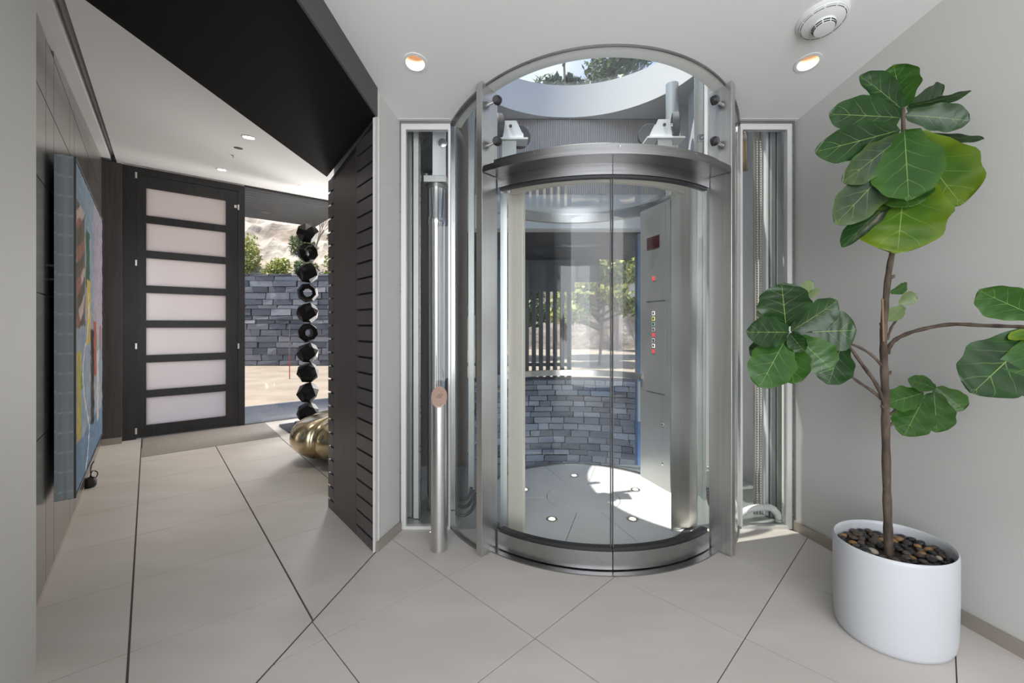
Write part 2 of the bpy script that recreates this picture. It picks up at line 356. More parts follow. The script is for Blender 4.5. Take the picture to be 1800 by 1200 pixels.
def clip(poly, a, b):
    """keep the part of poly left of the line a->b"""
    def s(p): return (b[0] - a[0]) * (p[1] - a[1]) - (b[1] - a[1]) * (p[0] - a[0])
    out = []
    for i, p in enumerate(poly):
        q = poly[(i + 1) % len(poly)]; sp, sq = s(p), s(q)
        if sp >= 0: out.append(p)
        if sp * sq < 0:
            t = sp / (sp - sq); out.append((p[0] + (q[0] - p[0]) * t, p[1] + (q[1] - p[1]) * t))
    return out
def parea(p): return 0.5 * abs(sum(p[i][0] * p[(i + 1) % len(p)][1] - p[(i + 1) % len(p)][0] * p[i][1] for i in range(len(p))))
def cut(o, cutters):
    for c in cutters:
        m = o.modifiers.new('cut', 'BOOLEAN'); m.operation = 'DIFFERENCE'; m.solver = 'EXACT'; m.object = c
    dg = bpy.context.evaluated_depsgraph_get(); me = bpy.data.meshes.new_from_object(o.evaluated_get(dg))
    o.modifiers.clear(); o.data = me
    for c in cutters: bpy.data.objects.remove(c, do_unlink=True)

# ------------------------------------------------------------------ floor
DIV0, DIV1 = (-0.784, 2.456), (-0.932, 1.557)          # joint between hall and foyer
fl = prism('floor', [(-1.75, -3.5), (3.1, -3.5), (2.4, 2.74), (-0.75, 2.74), H(3.3, 1.05), (-1.0, 4.5), H(6.6, 2.9), H(6.6, -0.5), H(1.2, -0.5)], -0.12, -0.004, 'grout', tri=True)
tag(fl, 'pale beige square floor tiles with dark joints', 'floor', kind='structure')
def tile(poly):
    if len(poly) < 3 or parea(poly) < 0.004: return
    prism('tile', poly, -0.02, 0.0, 'floor_tile', fl)
dd = (Vector(DIV0) - Vector(DIV1)).normalized(); dn = Vector((-dd.y, dd.x))
dl0, dl1 = Vector(DIV1) - dd * 6, Vector(DIV0) + dd * 0.02
s2 = math.sqrt(0.5)
for i in range(-8, 5):                                   # foyer grid at 45 degrees
    for j in range(-10, 6):
        p0, q0, g = 1.325 + 0.617 * i, 1.190 + 0.617 * j, 0.0022
        c = [(p0 + g, q0 + g), (p0 + 0.617 - g, q0 + g), (p0 + 0.617 - g, q0 + 0.617 - g), (p0 + g, q0 + 0.617 - g)]
        poly = [((p - q) * s2, (p + q) * s2) for p, q in c]
        poly = clip(poly, (5, 2.735), (-5, 2.735))       # y below the recess plane
        poly = clip(poly, (-5, -3.3), (5, -3.3))
        poly = clip(poly, (2.75, -2.1), (1.83, 2.74))
        o = dn * -0.005
        poly = clip(poly, tuple(dl1 + o), tuple(dl0 + o))
        if poly and parea(poly) > 0.004:
            # drop what lies wholly below the elevator
            if all(math.hypot(p[0] - CX, p[1] - CY) < 0.9 for p in poly): continue
            tile(poly)
for i in range(-4, 7):                                   # hall grid
    for j in range(-1, 5):
        u0, v0 = 2.281 + 0.62 * i, -0.06 + 0.613 * j
        if u0 > 6.5: continue
        gu, gv = 0.0018, 0.0042
        poly = [H(u0 + gu, v0 + gv), H(u0 + gu, v0 + 0.613 - gv), H(u0 + 0.62 - gu, v0 + 0.613 - gv), H(u0 + 0.62 - gu, v0 + gv)]
        poly = poly[::-1] if (poly[1][0] - poly[0][0]) * (poly[2][1] - poly[1][1]) - (poly[1][1] - poly[0][1]) * (poly[2][0] - poly[1][0]) < 0 else poly
        o = dn * 0.005
        poly = clip(poly, tuple(dl0 + o), tuple(Vector(DIV0) + dd * 0.02 + o))
        poly = clip(poly, H(6.56, 5), H(6.56, -5))
        if u0 > 5.4 and -0.1 < v0 < 1.1:                 # the entrance mat takes these
            poly = clip(poly, H(5.575, 5), H(5.575, -5))
        if poly: tile(poly)
tag(hprism('entrance_mat', 5.58, 6.50, -0.05, 1.185, -0.003, 0.003, 'mat_fabric'), 'flat beige-grey entrance mat set before the black front door', 'mat')

# ------------------------------------------------------------------ hall shell
wl = hprism('wall_left', 2.43, 6.55, -0.50, -0.395, 0, 3.6, 'black_paint'); tag(wl, 'wall of bronze-grey metal panels with dark joints behind the painting', 'wall', kind='structure')
ulist = []
for x in (63.5, 80.5, 94.5, 122.5, 130.6, 149.3, 154.5, 166, 170, 178):
    d = (x - 900) / 752; z = -0.385 / (d * 0.762 + 0.6475); ulist.append(z * (-d * 0.6475 + 0.762))
ulist[0] = 2.435; ulist.append(6.39)
for a, b in zip(ulist, ulist[1:]):
    hs = [0.035, 0.777, 1.45, 1.98, 2.40, 2.72]
    for z0, z1 in zip(hs, hs[1:] + [None]):
        if z1 is None:
            if hall_z(*H(a, -0.4)) - z0 < 0.03 and hall_z(*H(b, -0.4)) - z0 < 0.05: continue
            prism('metal_panel', [H(a + 0.003, -0.397), H(a + 0.003, -0.385), H(b - 0.003, -0.385), H(b - 0.003, -0.397)], z0 + 0.003, lambda x, y: max(2.74, hall_z(x, y) - 0.004), 'panel_metal', wl)
        else:
            hprism('metal_panel', a + 0.003, b - 0.003, -0.397, -0.385, z0 + 0.003, z1 - 0.003, 'panel_metal', wl)
hprism('metal_plinth', 2.435, 6.39, -0.397, -0.388, 0.0, 0.032, 'baseboard_metal', wl)
nl = prism('wall_portal_left', [H(2.43, -0.328), H(0.98, -0.328), (-1.62, -3.4), (-1.9, -3.4), H(0.9, -0.6), H(2.43, -0.6)], 0, 4.2, 'wall_paint', tri=True)
tag(nl, 'plain off-white wall end at the left edge of the view', 'wall', kind='structure')
# hall ceiling, with the cove slot along the panel wall
def slab(name, pts, f, th, mat, parent=None, tri=True): return prism(name, pts, f, lambda x, y: f(x, y) + th, mat, parent, tri=tri)
hc = slab('ceiling_hall', [H(2.43, -0.272), (-1.805, 1.63), (-1.315, 3.05), H(3.2, 1.06), (-1.10, 4.42), H(6.62, 2.85), H(6.62, -0.272)], hall_z, 0.12, 'ceiling_paint')
tag(hc, 'white sloping ceiling of the entrance hall', 'ceiling', kind='structure')
slab('ceiling_strip', [H(2.43, -0.42), H(2.43, -0.318), H(6.5, -0.318), H(6.5, -0.42)], hall_z, 0.06, 'ceiling_paint', hc)
slab('cove_slot', [H(2.43, -0.33), H(2.43, -0.26), H(6.5, -0.26), H(6.5, -0.33)], lambda x, y: hall_z(x, y) + 0.06, 0.06, 'panel_metal', hc)
# end of the hall: dark wood return, front door, glazing
we = hprism('wall_end', 6.39, 6.55, -0.40, -0.225, 0, lambda x, y: hall_z(x, y) - 0.03, 'dark_wood'); tag(we, 'dark stained wood wall return left of the front door', 'wall', kind='structure')
hprism('baseboard_end', 6.382, 6.39, -0.385, -0.225, 0, 0.07, 'baseboard_metal', we)
def door_z(x, y): return hall_z(x, y) - 0.02
dr = thing('door_1', (*H(6.51, 0.4), 0), 'tall black front door with seven frosted glass panes', 'door', kind='structure')
hprism('door_frame', 6.50, 6.58, -0.225, -0.108, 0, door_z, 'door_black', dr)
hprism('door_frame', 6.50, 6.58, 0.885, 0.957, 0, door_z, 'door_black', dr)
hprism('door_frame', 6.50, 6.58, -0.108, 0.885, 3.035, door_z, 'door_black', dr)
lf = thing('door_leaf', (0, 0, 0), None, None); lf.parent = dr; lf.location = (0, 0, 0)
hprism('stile', 6.51, 6.56, -0.1075, -0.02, 0.012, 3.03, 'door_black', lf)
hprism('stile', 6.51, 6.56, 0.752, 0.8845, 0.012, 3.03, 'door_black', lf)
pz = [(0.147 + 0.4045 * k, 0.147 + 0.4045 * k + 0.318) for k in range(7)]
rails = [(0.012, pz[0][0])] + [(pz[k][1], pz[k + 1][0]) for k in range(6)] + [(pz[6][1], 3.03)]
for a, b in rails: hprism('rail', 6.512, 6.558, -0.02, 0.752, a, b, 'door_black', lf)
for a, b in pz: hprism('glass_pane', 6.53, 6.542, -0.02, 0.752, a, b, 'frosted_glass', lf)
for v0, z0 in ((-0.108, 0.06), (-0.108, 1.03), (-0.108, 1.98), (-0.108, 2.98), (0.884, 1.0), (0.884, 2.79)):
    hp = hprism('hinge', 6.490, 6.51, v0 - 0.010, v0 + 0.010, z0, z0 + 0.07, 'steel', dr, 0.003)
hprism('latch', 6.495, 6.51, 0.838, 0.866, 2.81, 2.85, 'chrome', dr, 0.003)
wn = thing('window_1', (*H(6.53, 1.9), 0), 'full-height clear glazing between the front door and the dark portal', 'window', kind='structure')
hprism('glass_pane', 6.525, 6.537, 0.957, 2.9, 0.01, lambda x, y: hall_z(x, y), 'window_glass', wn)
hprism('sill_channel', 6.51, 6.552, 0.957, 2.9, 0, 0.012, 'steel_dark', wn)
hprism('head_channel', 6.51, 6.552, 0.957, 2.9, lambda x, y: hall_z(x, y) - 0.025, lambda x, y: hall_z(x, y) - 0.002, 'door_black', wn)
# portal: black beam and slatted jamb
def soffit_z(x, y): return 3.0574 - 0.228 * y
bmn = prism('beam', [DIV0, (-1.072, 0.74), (-1.823, 1.638), (-1.322, 3.055)], soffit_z, 4.3, 'black_paint'); tag(bmn, 'deep black beam over the opening to the hall', 'beam', kind='structure')
obox('beam_fascia', (DIV0[0] + 0.001, DIV0[1]), (-1.071, 0.74), 0.012, soffit_z, 4.2, 'fascia_grey', bmn, side=1)
wj = prism('wall_between', [(-0.784, 2.456), (-0.713, 2.73), (-0.86, 3.1), (-0.86, 4.25), (-1.02, 4.5), H(6.55, 2.95), H(6.6, 2.75), (-1.15, 4.4), H(3.19, 1.09), H(3.19, 1.022), H(2.393, 1.022), H(2.393, 0.986)], 0, lambda x, y: 3.9, 'wall_paint', tri=True)
tag(wj, 'white wall return between the slatted portal and the elevator', 'wall', kind='structure')
obox('baseboard_return', (-0.779, 2.456), (-0.712, 2.712), 0.012, 0, 0.055, 'baseboard_metal', wj, side=-1)
box('steel_corner', -0.7975, -0.7865, 2.452, 2.466, 0.0, 2.49, 'light_frame', wj)
pj = thing('slatted_portal', (*H(2.8, 1.0), 0), 'dark wood portal jamb with horizontal slats either side of a plain panel', 'portal', kind='structure')
hprism('backing', 2.396, 3.185, 1.0, 1.02, 0, lambda x, y: soffit_z(x, y) - 0.002, 'slot_dark', pj)
hprism('plain_panel', 2.655, 3.074, 0.983, 1.001, 0, lambda x, y: min(soffit_z(x, y) - 0.07, 2.9), 'dark_wood', pj)
sl_r = hprism('slat', 2.398, 2.649, 0.983, 1.001, 0, 0.0817, 'slat_wood', pj); sl_l = hprism('slat', 3.08, 3.193, 0.983, 1.10, 0, 0.0817, 'slat_wood', pj)
k = -13
for src, uu in ((sl_r, 2.5), (sl_l, 3.14)):
    for kk in range(-14, 14):
        z0 = EYE + 0.0947 * kk + 0.0065
        if z0 < 0: continue
        if z0 + 0.083 > soffit_z(*H(uu, 0.99)): continue
        shared('slat', src.data, (*wloc(src)[:2], z0), pj)
    z_lo = EYE - 0.0947 * 13 + 0.0065
    src.scale.z = (z_lo - 0.014) / 0.0817

# ------------------------------------------------------------------ foyer shell
fc_pts = [DIV0, (-0.713, 2.73), (CX - 0.925, 2.73)]
a_e = math.degrees(math.asin(0.925 / 1.03))
fc_pts += [pol(1.03, -a_e + 2 * a_e * i / 48) for i in range(1, 48)]
fc_pts += [(CX + 0.925, 2.73), (1.806, 2.738), (1.86, 2.738)]
def strip_slab(name, front, back, f, th, mat):
    bm = bmesh.new(); g = [[bm.verts.new((p[0], p[1], f(*p) + d)) for p in ch] for ch in (front, back) for d in (0, th)]   # front lo, front hi, back lo, back hi
    n = len(front)
    for i in range(n - 1):
        bm.faces.new((g[0][i], g[0][i + 1], g[2][i + 1], g[2][i])); bm.faces.new((g[1][i], g[3][i], g[3][i + 1], g[1][i + 1]))
        bm.faces.new((g[0][i], g[1][i], g[1][i + 1], g[0][i + 1])); bm.faces.new((g[2][i], g[2][i + 1], g[3][i + 1], g[3][i]))
    bm.faces.new((g[0][0], g[2][0], g[3][0], g[1][0])); bm.faces.new((g[0][-1], g[1][-1], g[3][-1], g[2][-1]))
    return bm_obj(name, bm, mat)
fc_back = [(-1.66 + 4.71 * (p[0] - fc_pts[0][0]) / (fc_pts[-1][0] - fc_pts[0][0]), -3.4) for p in fc_pts]
fc = strip_slab('ceiling_foyer', fc_pts, fc_back, foyer_z, 0.10, 'ceiling_paint'); tag(fc, 'white sloping ceiling of the elevator foyer', 'ceiling', kind='structure')
cn = Vector((0, -0.228, -1)).normalized()                 # downward normal of that ceiling
hn = Vector((0.115 * U.x, 0.115 * U.y, -1)).normalized()
foyer_dl = [(-0.516, 2.282), (1.578, 2.282)]
def cutter(x, y, f, n, r):
    o = lathe('cut', [(r, -0.3), (r, 0.3)], (x, y, f(x, y)), n, None, n=32); return o
cut(fc, [cutter(x, y, foyer_z, cn, 0.0545) for x, y in foyer_dl])
hall_dl = [(-2.176, 3.535), (-3.25, 4.79), (-2.62, 5.37)]
cut(hc, [cutter(x, y, hall_z, hn, 0.0459) for x, y in hall_dl])
wr = obox('wall_right', (1.806, 2.738), (2.975, -3.4), 0.12, 0, 4.2, 'wall_paint', side=1); tag(wr, 'plain pale grey wall to the right behind the fig tree', 'wall', kind='structure')
obox('baseboard_right', (1.803, 2.738), (2.972, -3.4), 0.014, 0, 0.06, 'baseboard_metal', wr, side=-1)
# shaft shell
ws = obox('wall_shaft_right', (1.806, 2.738), (1.99, 3.1), 0.08, 0, 3.4, 'white_paint', side=-1); tag(ws, 'white inner wall on the right of the elevator shaft', 'wall', kind='structure')
box('wall_panel', 1.985, 2.06, 3.1, 4.22, 0, 3.4, 'white_paint', ws)
box('wall_panel', 1.50, 1.985, 3.98, 4.05, 0, 3.4, 'white_paint', ws)
wb = box('wall_shaft_left', -0.86, -0.42, 3.98, 4.05, 0, 3.4, 'belt_taupe'); tag(wb, 'grey metal panel closing the left of the elevator shaft', 'wall', kind='structure')
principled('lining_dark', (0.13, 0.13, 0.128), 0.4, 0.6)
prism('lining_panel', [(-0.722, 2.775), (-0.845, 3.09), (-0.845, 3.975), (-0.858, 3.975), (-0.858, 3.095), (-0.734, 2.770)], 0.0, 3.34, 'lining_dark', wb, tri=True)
ff = thing('wall_shaft_back', (CX, 4.25, 2.27), 'ribbed translucent fascia panel above the back of the elevator shaft', 'wall', kind='structure')
box('fascia_board', -0.86, 2.0, 4.245, 4.30, 2.265, 3.345, 'white_paint', ff)
rib = bmesh.new(); x = -0.85; top = []
while x < 1.98:
    top += [(x, 4.243), (x + 0.006, 4.234), (x + 0.012, 4.234), (x + 0.018, 4.243)]; x += 0.022
add_prism(rib, [(-0.85, 4.2445)] + top + [(1.985, 4.2445)], 2.60, 3.343)
bmesh.ops.triangulate(rib, faces=[f for f in rib.faces if len(f.verts) > 4]); tag(bm_obj('ribbed_sheet', rib, 'ribbed_panel', ff), kind='stuff')
# shaft roof with the round skylight
rf = bmesh.new(); cxs = []
angs = sorted(set([i * 5.0 for i in range(72)] + [math.degrees(math.atan2(yy - CY, xx - CX)) % 360 for xx in (-0.95, 2.1) for yy in (2.1, 4.32)]))
inn, out = [], []
for a in angs:
    c, s = math.cos(R_(a)), math.sin(R_(a))
    t = min([((2.1 if c > 0 else -0.95) - CX) / c if abs(c) > 1e-6 else 1e9, ((4.32 if s > 0 else 2.1) - CY) / s if abs(s) > 1e-6 else 1e9])
    inn.append((CX + c, CY + s)); out.append((CX + c * t, CY + s * t))
vi0 = [rf.verts.new((*p, 3.345)) for p in inn]; vo0 = [rf.verts.new((*p, 3.345)) for p in out]
vi1 = [rf.verts.new((*p, 3.66)) for p in inn]; vo1 = [rf.verts.new((*p, 3.66)) for p in out]
n = len(angs)
for i in range(n):
    j = (i + 1) % n
    rf.faces.new((vi0[i], vi0[j], vo0[j], vo0[i])); rf.faces.new((vi1[i], vo1[i], vo1[j], vi1[j]))
    rf.faces.new((vi0[i], vi1[i], vi1[j], vi0[j])); rf.faces.new((vo0[i], vo0[j], vo1[j], vo1[i]))
sk = bm_obj('ceiling_shaft', rf, 'white_paint', None, True, 40); tag(sk, 'white roof of the elevator shaft with a round skylight well', 'ceiling', kind='structure')
disc('skylight_pane', (CX, CY), 1.02, 3.665, 3.677, 'clear_glass', sk)
uw = arc_band('wall_shaft_front', 1.03, 1.09, -a_e, a_e, lambda x, y: foyer_z(x, y) + 0.012, 3.345, 'white_paint'); tag(uw, 'curved white wall of the shaft above the foyer ceiling', 'wall', kind='structure')
box('wall_panel', -0.86, CX - 0.92, 2.70, 2.76, 2.605, 3.345, 'white_paint', uw); box('wall_panel', CX + 0.92, 2.06, 2.70, 2.76, 2.605, 3.345, 'white_paint', uw)
sf = prism('floor_shaft', [(-0.86, 2.74), (1.99, 2.74), (1.99, 4.0), (-0.86, 4.0)], -0.12, -0.003, 'galvanised'); tag(sf, 'metal pit cover plate under the elevator', 'floor', kind='structure')

# ------------------------------------------------------------------ elevator: landing entrance
en = thing('elevator_entrance', (CX, 2.3, 0), 'brushed steel and curved glass landing entrance of the round elevator', 'elevator door')
for s in (-1, 1):                                         # radial steel jamb plates
    a = 41.0 * s; pa, pb = pol(0.94, a), pol(1.068, a)
    obox('jamb', pa, pb, 0.045, 0.0, lambda x, y: foyer_z(x, y) - 0.002, 'steel', en, 0.002, side=1 if s > 0 else -1)
    # clear curved side glass from the jamb to the recess frame
    arc_band('side_glass', 1.018, 1.028, s * 43.4, s * (a_e - 0.4), 0.012, lambda x, y: foyer_z(x, y) - 0.004, 'clear_glass', en)
    arc_band('glass_channel', 1.012, 1.034, s * 43.4, s * (a_e - 0.3), 0.0, 0.014, 'steel_dark', en)
    arc_band('glass_channel', 1.012, 1.034, s * 43.4, s * (a_e - 0.3), lambda x, y: foyer_z(x, y) - 0.016, lambda x, y: foyer_z(x, y) - 0.001, 'steel_dark', en)
    # header fascia, soffit and door head come as one visor below
arc_band('visor', 0.938, 1.064, -40.6, 40.6, 2.161, 2.195, 'steel_dark', en)
arc_band('visor_kerb', 0.99, 1.02, -38.5, 38.5, 2.195, 2.232, 'steel_dark', en)
for a in (-24, 1, 26):
    p, q = pol(1.021, a), pol(1.03, a); lathe('bolt', [(0.007, 0), (0.007, 0.006), (0.004, 0.011)], (*p, 2.212), (q[0] - p[0], q[1] - p[1], 0), 'chrome', en, 12)
arc_band('door_head', 0.915, 0.946, -40.5, -0.12, 2.100, 2.161, 'steel_dark', en); arc_band('door_head', 0.915, 0.946, 0.12, 40.5, 2.100, 2.161, 'steel_dark', en)
arc_band('head_gasket', 0.905, 0.935, -40.3, 40.3, 2.086, 2.0995, 'rubber', en)
arc_band('transom_glass', 0.980, 0.990, -39.5, 39.5, 2.232, lambda x, y: foyer_z(x, y) - 0.003, 'clear_glass', en)
arc_band('ceiling_ring', 0.962, 1.034, -a_e, a_e, lambda x, y: foyer_z(x, y) - 0.006, lambda x, y: foyer_z(x, y) + 0.02, 'light_frame', en)
arc_band('ring_bead', 1.030, 1.037, -a_e, a_e, lambda x, y: foyer_z(x, y) - 0.011, lambda x, y: foyer_z(x, y) - 0.0002, 'steel_dark', en)
arc_band('sill_plate', 0.90, 0.992, -41, 41, 0.0, 0.006, 'steel_dark', en)
for s in (-1, 1):
    dl = arc_band('door_leaf', 0.918, 0.928, s * 0.35, s * 40.0, 0.10, 2.10, 'clear_glass', en)
    arc_band('kick_rail', 0.905, 0.948, s * 0.18, s * 40.3, 0.012, 0.106, 'steel_smooth', dl)
    arc_band('kick_gasket', 0.900, 0.936, s * 0.18, s * 40.3, 0.106, 0.122, 'rubber', dl)
    arc_band('edge_seal', 0.916, 0.930, s * 0.2, s * 0.5, 0.122, 2.09, 'grey_rubber', dl)
    for zc in (2.344, 2.576):                             # glass standoffs on the jamb
        p = pol(1.0, s * 38.2); q = pol(0.955, s * 38.2); ax = (p[0] - q[0], p[1] - q[1], 0)
        st = lathe('standoff', [(0.0, -0.016), (0.024, -0.014), (0.026, -0.004), (0.026, 0.004), (0.024, 0.012), (0.02, 0.018), (0.0, 0.018)], (*pol(0.995, s * 38.2), zc), ax, 'rubber', en, 24)
        lathe('cap', [(0.019, 0.0), (0.019, 0.003), (0.012, 0.005)], (*pol(1.013, s * 38.2), zc), ax, 'grey_rubber', st, 20)
        tube('rod', [(*pol(0.998, s * 38.2), zc - 0.004), (*pol(1.02, s * 41.2), zc - 0.02)], 0.008, 'steel', st)

# ------------------------------------------------------------------ elevator cab
cb = thing('elevator_cab', (CX, CY, 0), 'round glass elevator cab with a pale tiled floor behind the curved doors', 'elevator')
disc('floor_base', (CX, CY), 0.775, 0.0, 0.008, 'rubber', cb, 72)
NT = 0.27
prism('floor_tile', [pol(NT - 0.002, i * 7.5) for i in range(48)], 0.008, 0.014, 'cab_tile', cb)
for k in range(10):
    a0, a1 = -18 + 36 * k, 18 + 36 * k; e0 = 0.0018
    pts = [pol(NT + 0.002, a0 + 0.4 + (a1 - a0 - 0.8) * i / 8) for i in range(9)] + [pol(0.748, a1 - 0.16 - (a1 - a0 - 0.32) * i / 8) for i in range(9)]
    prism('floor_tile', pts, 0.008, 0.014, 'cab_tile', cb, tri=True)
emission('lamp_warm', (1.0, 0.86, 0.62), 2.2)
for a in (36, 108, 180, 252, 324):
    p = pol(0.455, a)
    u_ = lathe('floor_light', [(0.031, 0), (0.037, 0.004), (0.037, 0.006), (0.03, 0.007), (0.024, 0.004), (0.0, 0.003)], (*p, 0.0142), (0, 0, 1), 'steel', cb, 24)
    lathe('lens', [(0.022, 0), (0.021, 0.003), (0.0, 0.0045)], (*p, 0.0185), (0, 0, 1), 'lamp_warm', u_, 20)
arc_band('cab_glass', 0.766, 0.774, 57, 310, 0.01, 2.25, 'cab_glass', cb, n=60)
arc_band('base_channel', 0.750, 0.782, 57, 310, 0.008, 0.022, 'steel_dark', cb, n=60)
arc_band('top_ring', 0.742, 0.786, 42, 318, 2.25, 2.318, 'steel', cb, n=70)
arc_band('cab_header', 0.742, 0.770, -44, 44, 2.115, 2.30, 'cream_metal', cb)
disc('cab_roof', (CX, CY), 0.734, 2.312, 2.322, 'cab_glass', cb, 60)
arc_band('roof_rim', 0.735, 0.786, 0, 360, 2.318, 2.334, 'steel_bright', cb, n=72)
hr = arc_band('handrail', 0.70, 0.735, 127, 310, 0.845, 0.895, 'steel_bright', cb, n=60)
for a in (150, 200, 250, 300): tube('bracket', [(*pol(0.72, a), 0.865), (*pol(0.768, a), 0.865)], 0.008, 'steel', hr)
jl, jr = (CX - 0.465, CY - 0.55), (CX - 0.557, CY - 0.49)
obox('cab_jamb', jl, jr, 0.03, 0.012, 2.14, 'cream_metal', cb, 0.002, side=-1)
obox('cab_jamb', (jr[0] - 0.005, jr[1] + 0.02), (jr[0] - 0.05, jr[1] + 0.02), 0.03, 0.012, 2.14, 'galvanised', cb, 0.002)
arc = [(CX + 0.465, CY - 0.525), (CX + 0.53, CY - 0.503), (CX + 0.60, CY - 0.476), (CX + 0.66, CY - 0.440)]
pp = arc + [(x + 0.02, y + 0.03) for x, y in arc[::-1]]
prism('return_panel', pp, 0.012, 2.27, 'steel', cb, tri=True)
# car operating panel: a flat steel board on the right
c0, c1 = Vector((CX + 0.566, CY + 0.455)), Vector((CX + 0.684, CY + 0.085)); cd = (c1 - c0); cl = cd.length; cd.normalize(); cnm = Vector((cd.y, -cd.x))
cnm = cnm if cnm.dot(Vector((CX, CY)) - c0) > 0 else -cnm
def cop(name, t0, t1, z0, z1, d0, d1, mat, parent, bev=0.0):
    a, b = c0 + cd * cl * t0, c0 + cd * cl * t1
    return prism(name, [a + cnm * d0, b + cnm * d0, b + cnm * d1, a + cnm * d1], z0, z1, mat, parent, bev)
op = cop('operating_panel', 0, 1, 0.012, 2.27, -0.03, 0.0, 'panel_steel', cb, 0.002)
cop('upper_plate', 0.22, 0.86, 1.50, 2.24, 0.0, 0.004, 'panel_steel', op, 0.001)
cop('lower_plate', 0.22, 0.86, 0.76, 1.485, 0.0, 0.004, 'panel_steel', op, 0.001)
principled('display_dark', (0.05, 0.015, 0.018), 0.15)
cop('display', 0.26, 0.68, 1.925, 2.025, 0.004, 0.0065, 'display_dark', op)
emission('red_glow', (1.0, 0.12, 0.12), 0.7); emission('white_glow', (1, 0.97, 0.85), 1.0); emission('yellow_glow', (0.95, 0.85, 0.25), 0.9); emission('green_glow', (0.35, 0.65, 0.45), 0.6)
cop('call_light', 0.45, 0.53, 1.665, 1.70, 0.004, 0.008, 'red_glow', op)
cols = ['white_glow', 'yellow_glow', 'green_glow', 'plastic_white', 'red_glow', 'plastic_white', 'white_glow', 'red_glow']
for i, c in enumerate(cols):
    zc = 1.40 - i * 0.044
    bt = cop('button', 0.445, 0.525, zc - 0.016, zc + 0.016, 0.004, 0.007, c, op)
    cop('button_face', 0.46, 0.51, zc - 0.011, zc + 0.011, 0.007, 0.008, 'steel_dark' if c != 'red_glow' else 'red_glow', bt)
for zc in (0.52, 0.21):
    m = c0 + cd * cl * 0.78; lathe('key_switch', [(0.011, 0), (0.011, 0.006), (0.006, 0.009)], (m.x, m.y, zc), (cnm.x, cnm.y, 0), 'chrome', op, 14)
# roller carriages on the cab roof
def roller(x, y, side, label):
    t = thing('roller_carriage', (x, y, 2.334), label, 'guide roller', 'guide rollers on top of the elevator cab')
    box('mast', x - 0.05, x + 0.05, y - 0.03, y + 0.03, 2.335, 2.59, 'galvanised', t)
    br = bmesh.new()
    prof = [(-0.10, 2.60), (0.10, 2.60), (0.10, 2.632), (0.04, 2.645), (0.028, 2.725), (-0.05, 2.725), (-0.088, 2.645), (-0.10, 2.632)]
    for yy in (y - 0.045, y + 0.035):
        lo = [br.verts.new((x + px * side, yy, pz)) for px, pz in prof]; hi = [br.verts.new((x + px * side, yy + 0.01, pz)) for px, pz in prof]
        br.faces.new(lo); br.faces.new(hi[::-1])
        for i in range(len(prof)): br.faces.new((lo[i], hi[i], hi[(i + 1) % 8], lo[(i + 1) % 8]))
    lathe('pin', [(0.011, 0), (0.011, 0.006)], (x - 0.01 * side, y - 0.046, 2.685), (0, -1, 0), 'grey_rubber', t, 16); tube('axle', [(x + 0.02 * side, y - 0.02, 2.70), (x + 0.08 * side, y - 0.03, 2.69)], 0.009, 'chrome', t)
    bm_obj('bracket', br, 'white_machine', t); box('foot', x - 0.13, x + 0.13, y - 0.06, y + 0.06, 2.59, 2.602, 'white_machine', t)
    ax = Vector((0.97 * side, -0.25, 0))
    w = lathe('wheel', [(0.0, -0.02), (0.06, -0.02), (0.064, -0.024), (0.083, -0.024), (0.09, -0.016), (0.09, 0.016), (0.083, 0.024), (0.064, 0.024), (0.06, 0.018), (0.0, 0.018)], (x + 0.075 * side, y - 0.02, 2.69), ax, 'grey_rubber', t, 36)
    lathe('hub', [(0.055, -0.022), (0.055, 0.022), (0.02, 0.026), (0.0, 0.026)], (x + 0.075 * side, y - 0.02, 2.69), ax, 'chrome', w, 28)
    w2 = lathe('wheel', [(0.058, -0.02), (0.078, -0.022), (0.084, -0.012), (0.084, 0.012), (0.078, 0.022), (0.058, 0.02)], (x - 0.07 * side, y + 0.08, 2.665), (0.25 * side, 1, 0), 'grey_rubber', t, 36)
    lathe('hub', [(0.06, -0.012), (0.06, 0.012)], (x - 0.07 * side, y + 0.08, 2.665), (0.25 * side, 1, 0), 'steel', w2, 28)
roller(1.062, 3.0, 1, 'white guide roller carriage with grey wheel, right side of the cab roof')
roller(-0.02, 3.02, -1, 'white guide roller carriage half hidden at the left of the cab roof')

# ------------------------------------------------------------------ machinery recesses either side
def recess(name, x0, x1, label):
    t = thing(name, ((x0 + x1) / 2, 2.74, 0), label, 'window', kind='structure')
    y0, y1, top = 2.728, 2.762, 2.60
    out = x0 if x0 < CX else x1; s = 1 if x0 < CX else -1
    box('edge_trim', out - 0.006, out + 0.006, y0 - 0.006, y1, 0.0, top, 'steel_dark', t)
    box('edge_trim', x0 - 0.006, x1 + 0.006, y0 - 0.008, y1, top - 0.013, top + 0.012, 'steel_dark', t)
    box('frame_side', out + 0.006 * s, out + 0.036 * s, y0, y1, 0.02, top - 0.012, 'light_frame', t)
    box('frame_head', (x0 + 0.036) if s > 0 else (x0 + 0.014), (x1 - 0.014) if s > 0 else (x1 - 0.036), y0, y1, top - 0.05, top - 0.013, 'light_frame', t)
    box('frame_sill', x0 + 0.006, x1 - 0.002, y0 + 0.001, y1, 0.0, 0.02, 'light_frame', t)
    inn_ = x1 if s > 0 else x0
    box('frame_side', inn_ - 0.014 * s, inn_, y0, y1, 0.02, top - 0.013, 'light_frame', t)
    box('glass_pane', min(out + 0.037 * s, inn_ - 0.015 * s), max(out + 0.037 * s, inn_ - 0.015 * s), 2.742, 2.750, 0.02, top - 0.05, 'clear_glass', t)
recess('window_2', -0.713, CX - 0.925, 'narrow glazed recess showing hydraulic machinery left of the elevator')
recess('window_3', CX + 0.925, 1.792, 'narrow glazed recess showing cables and rails right of the elevator')
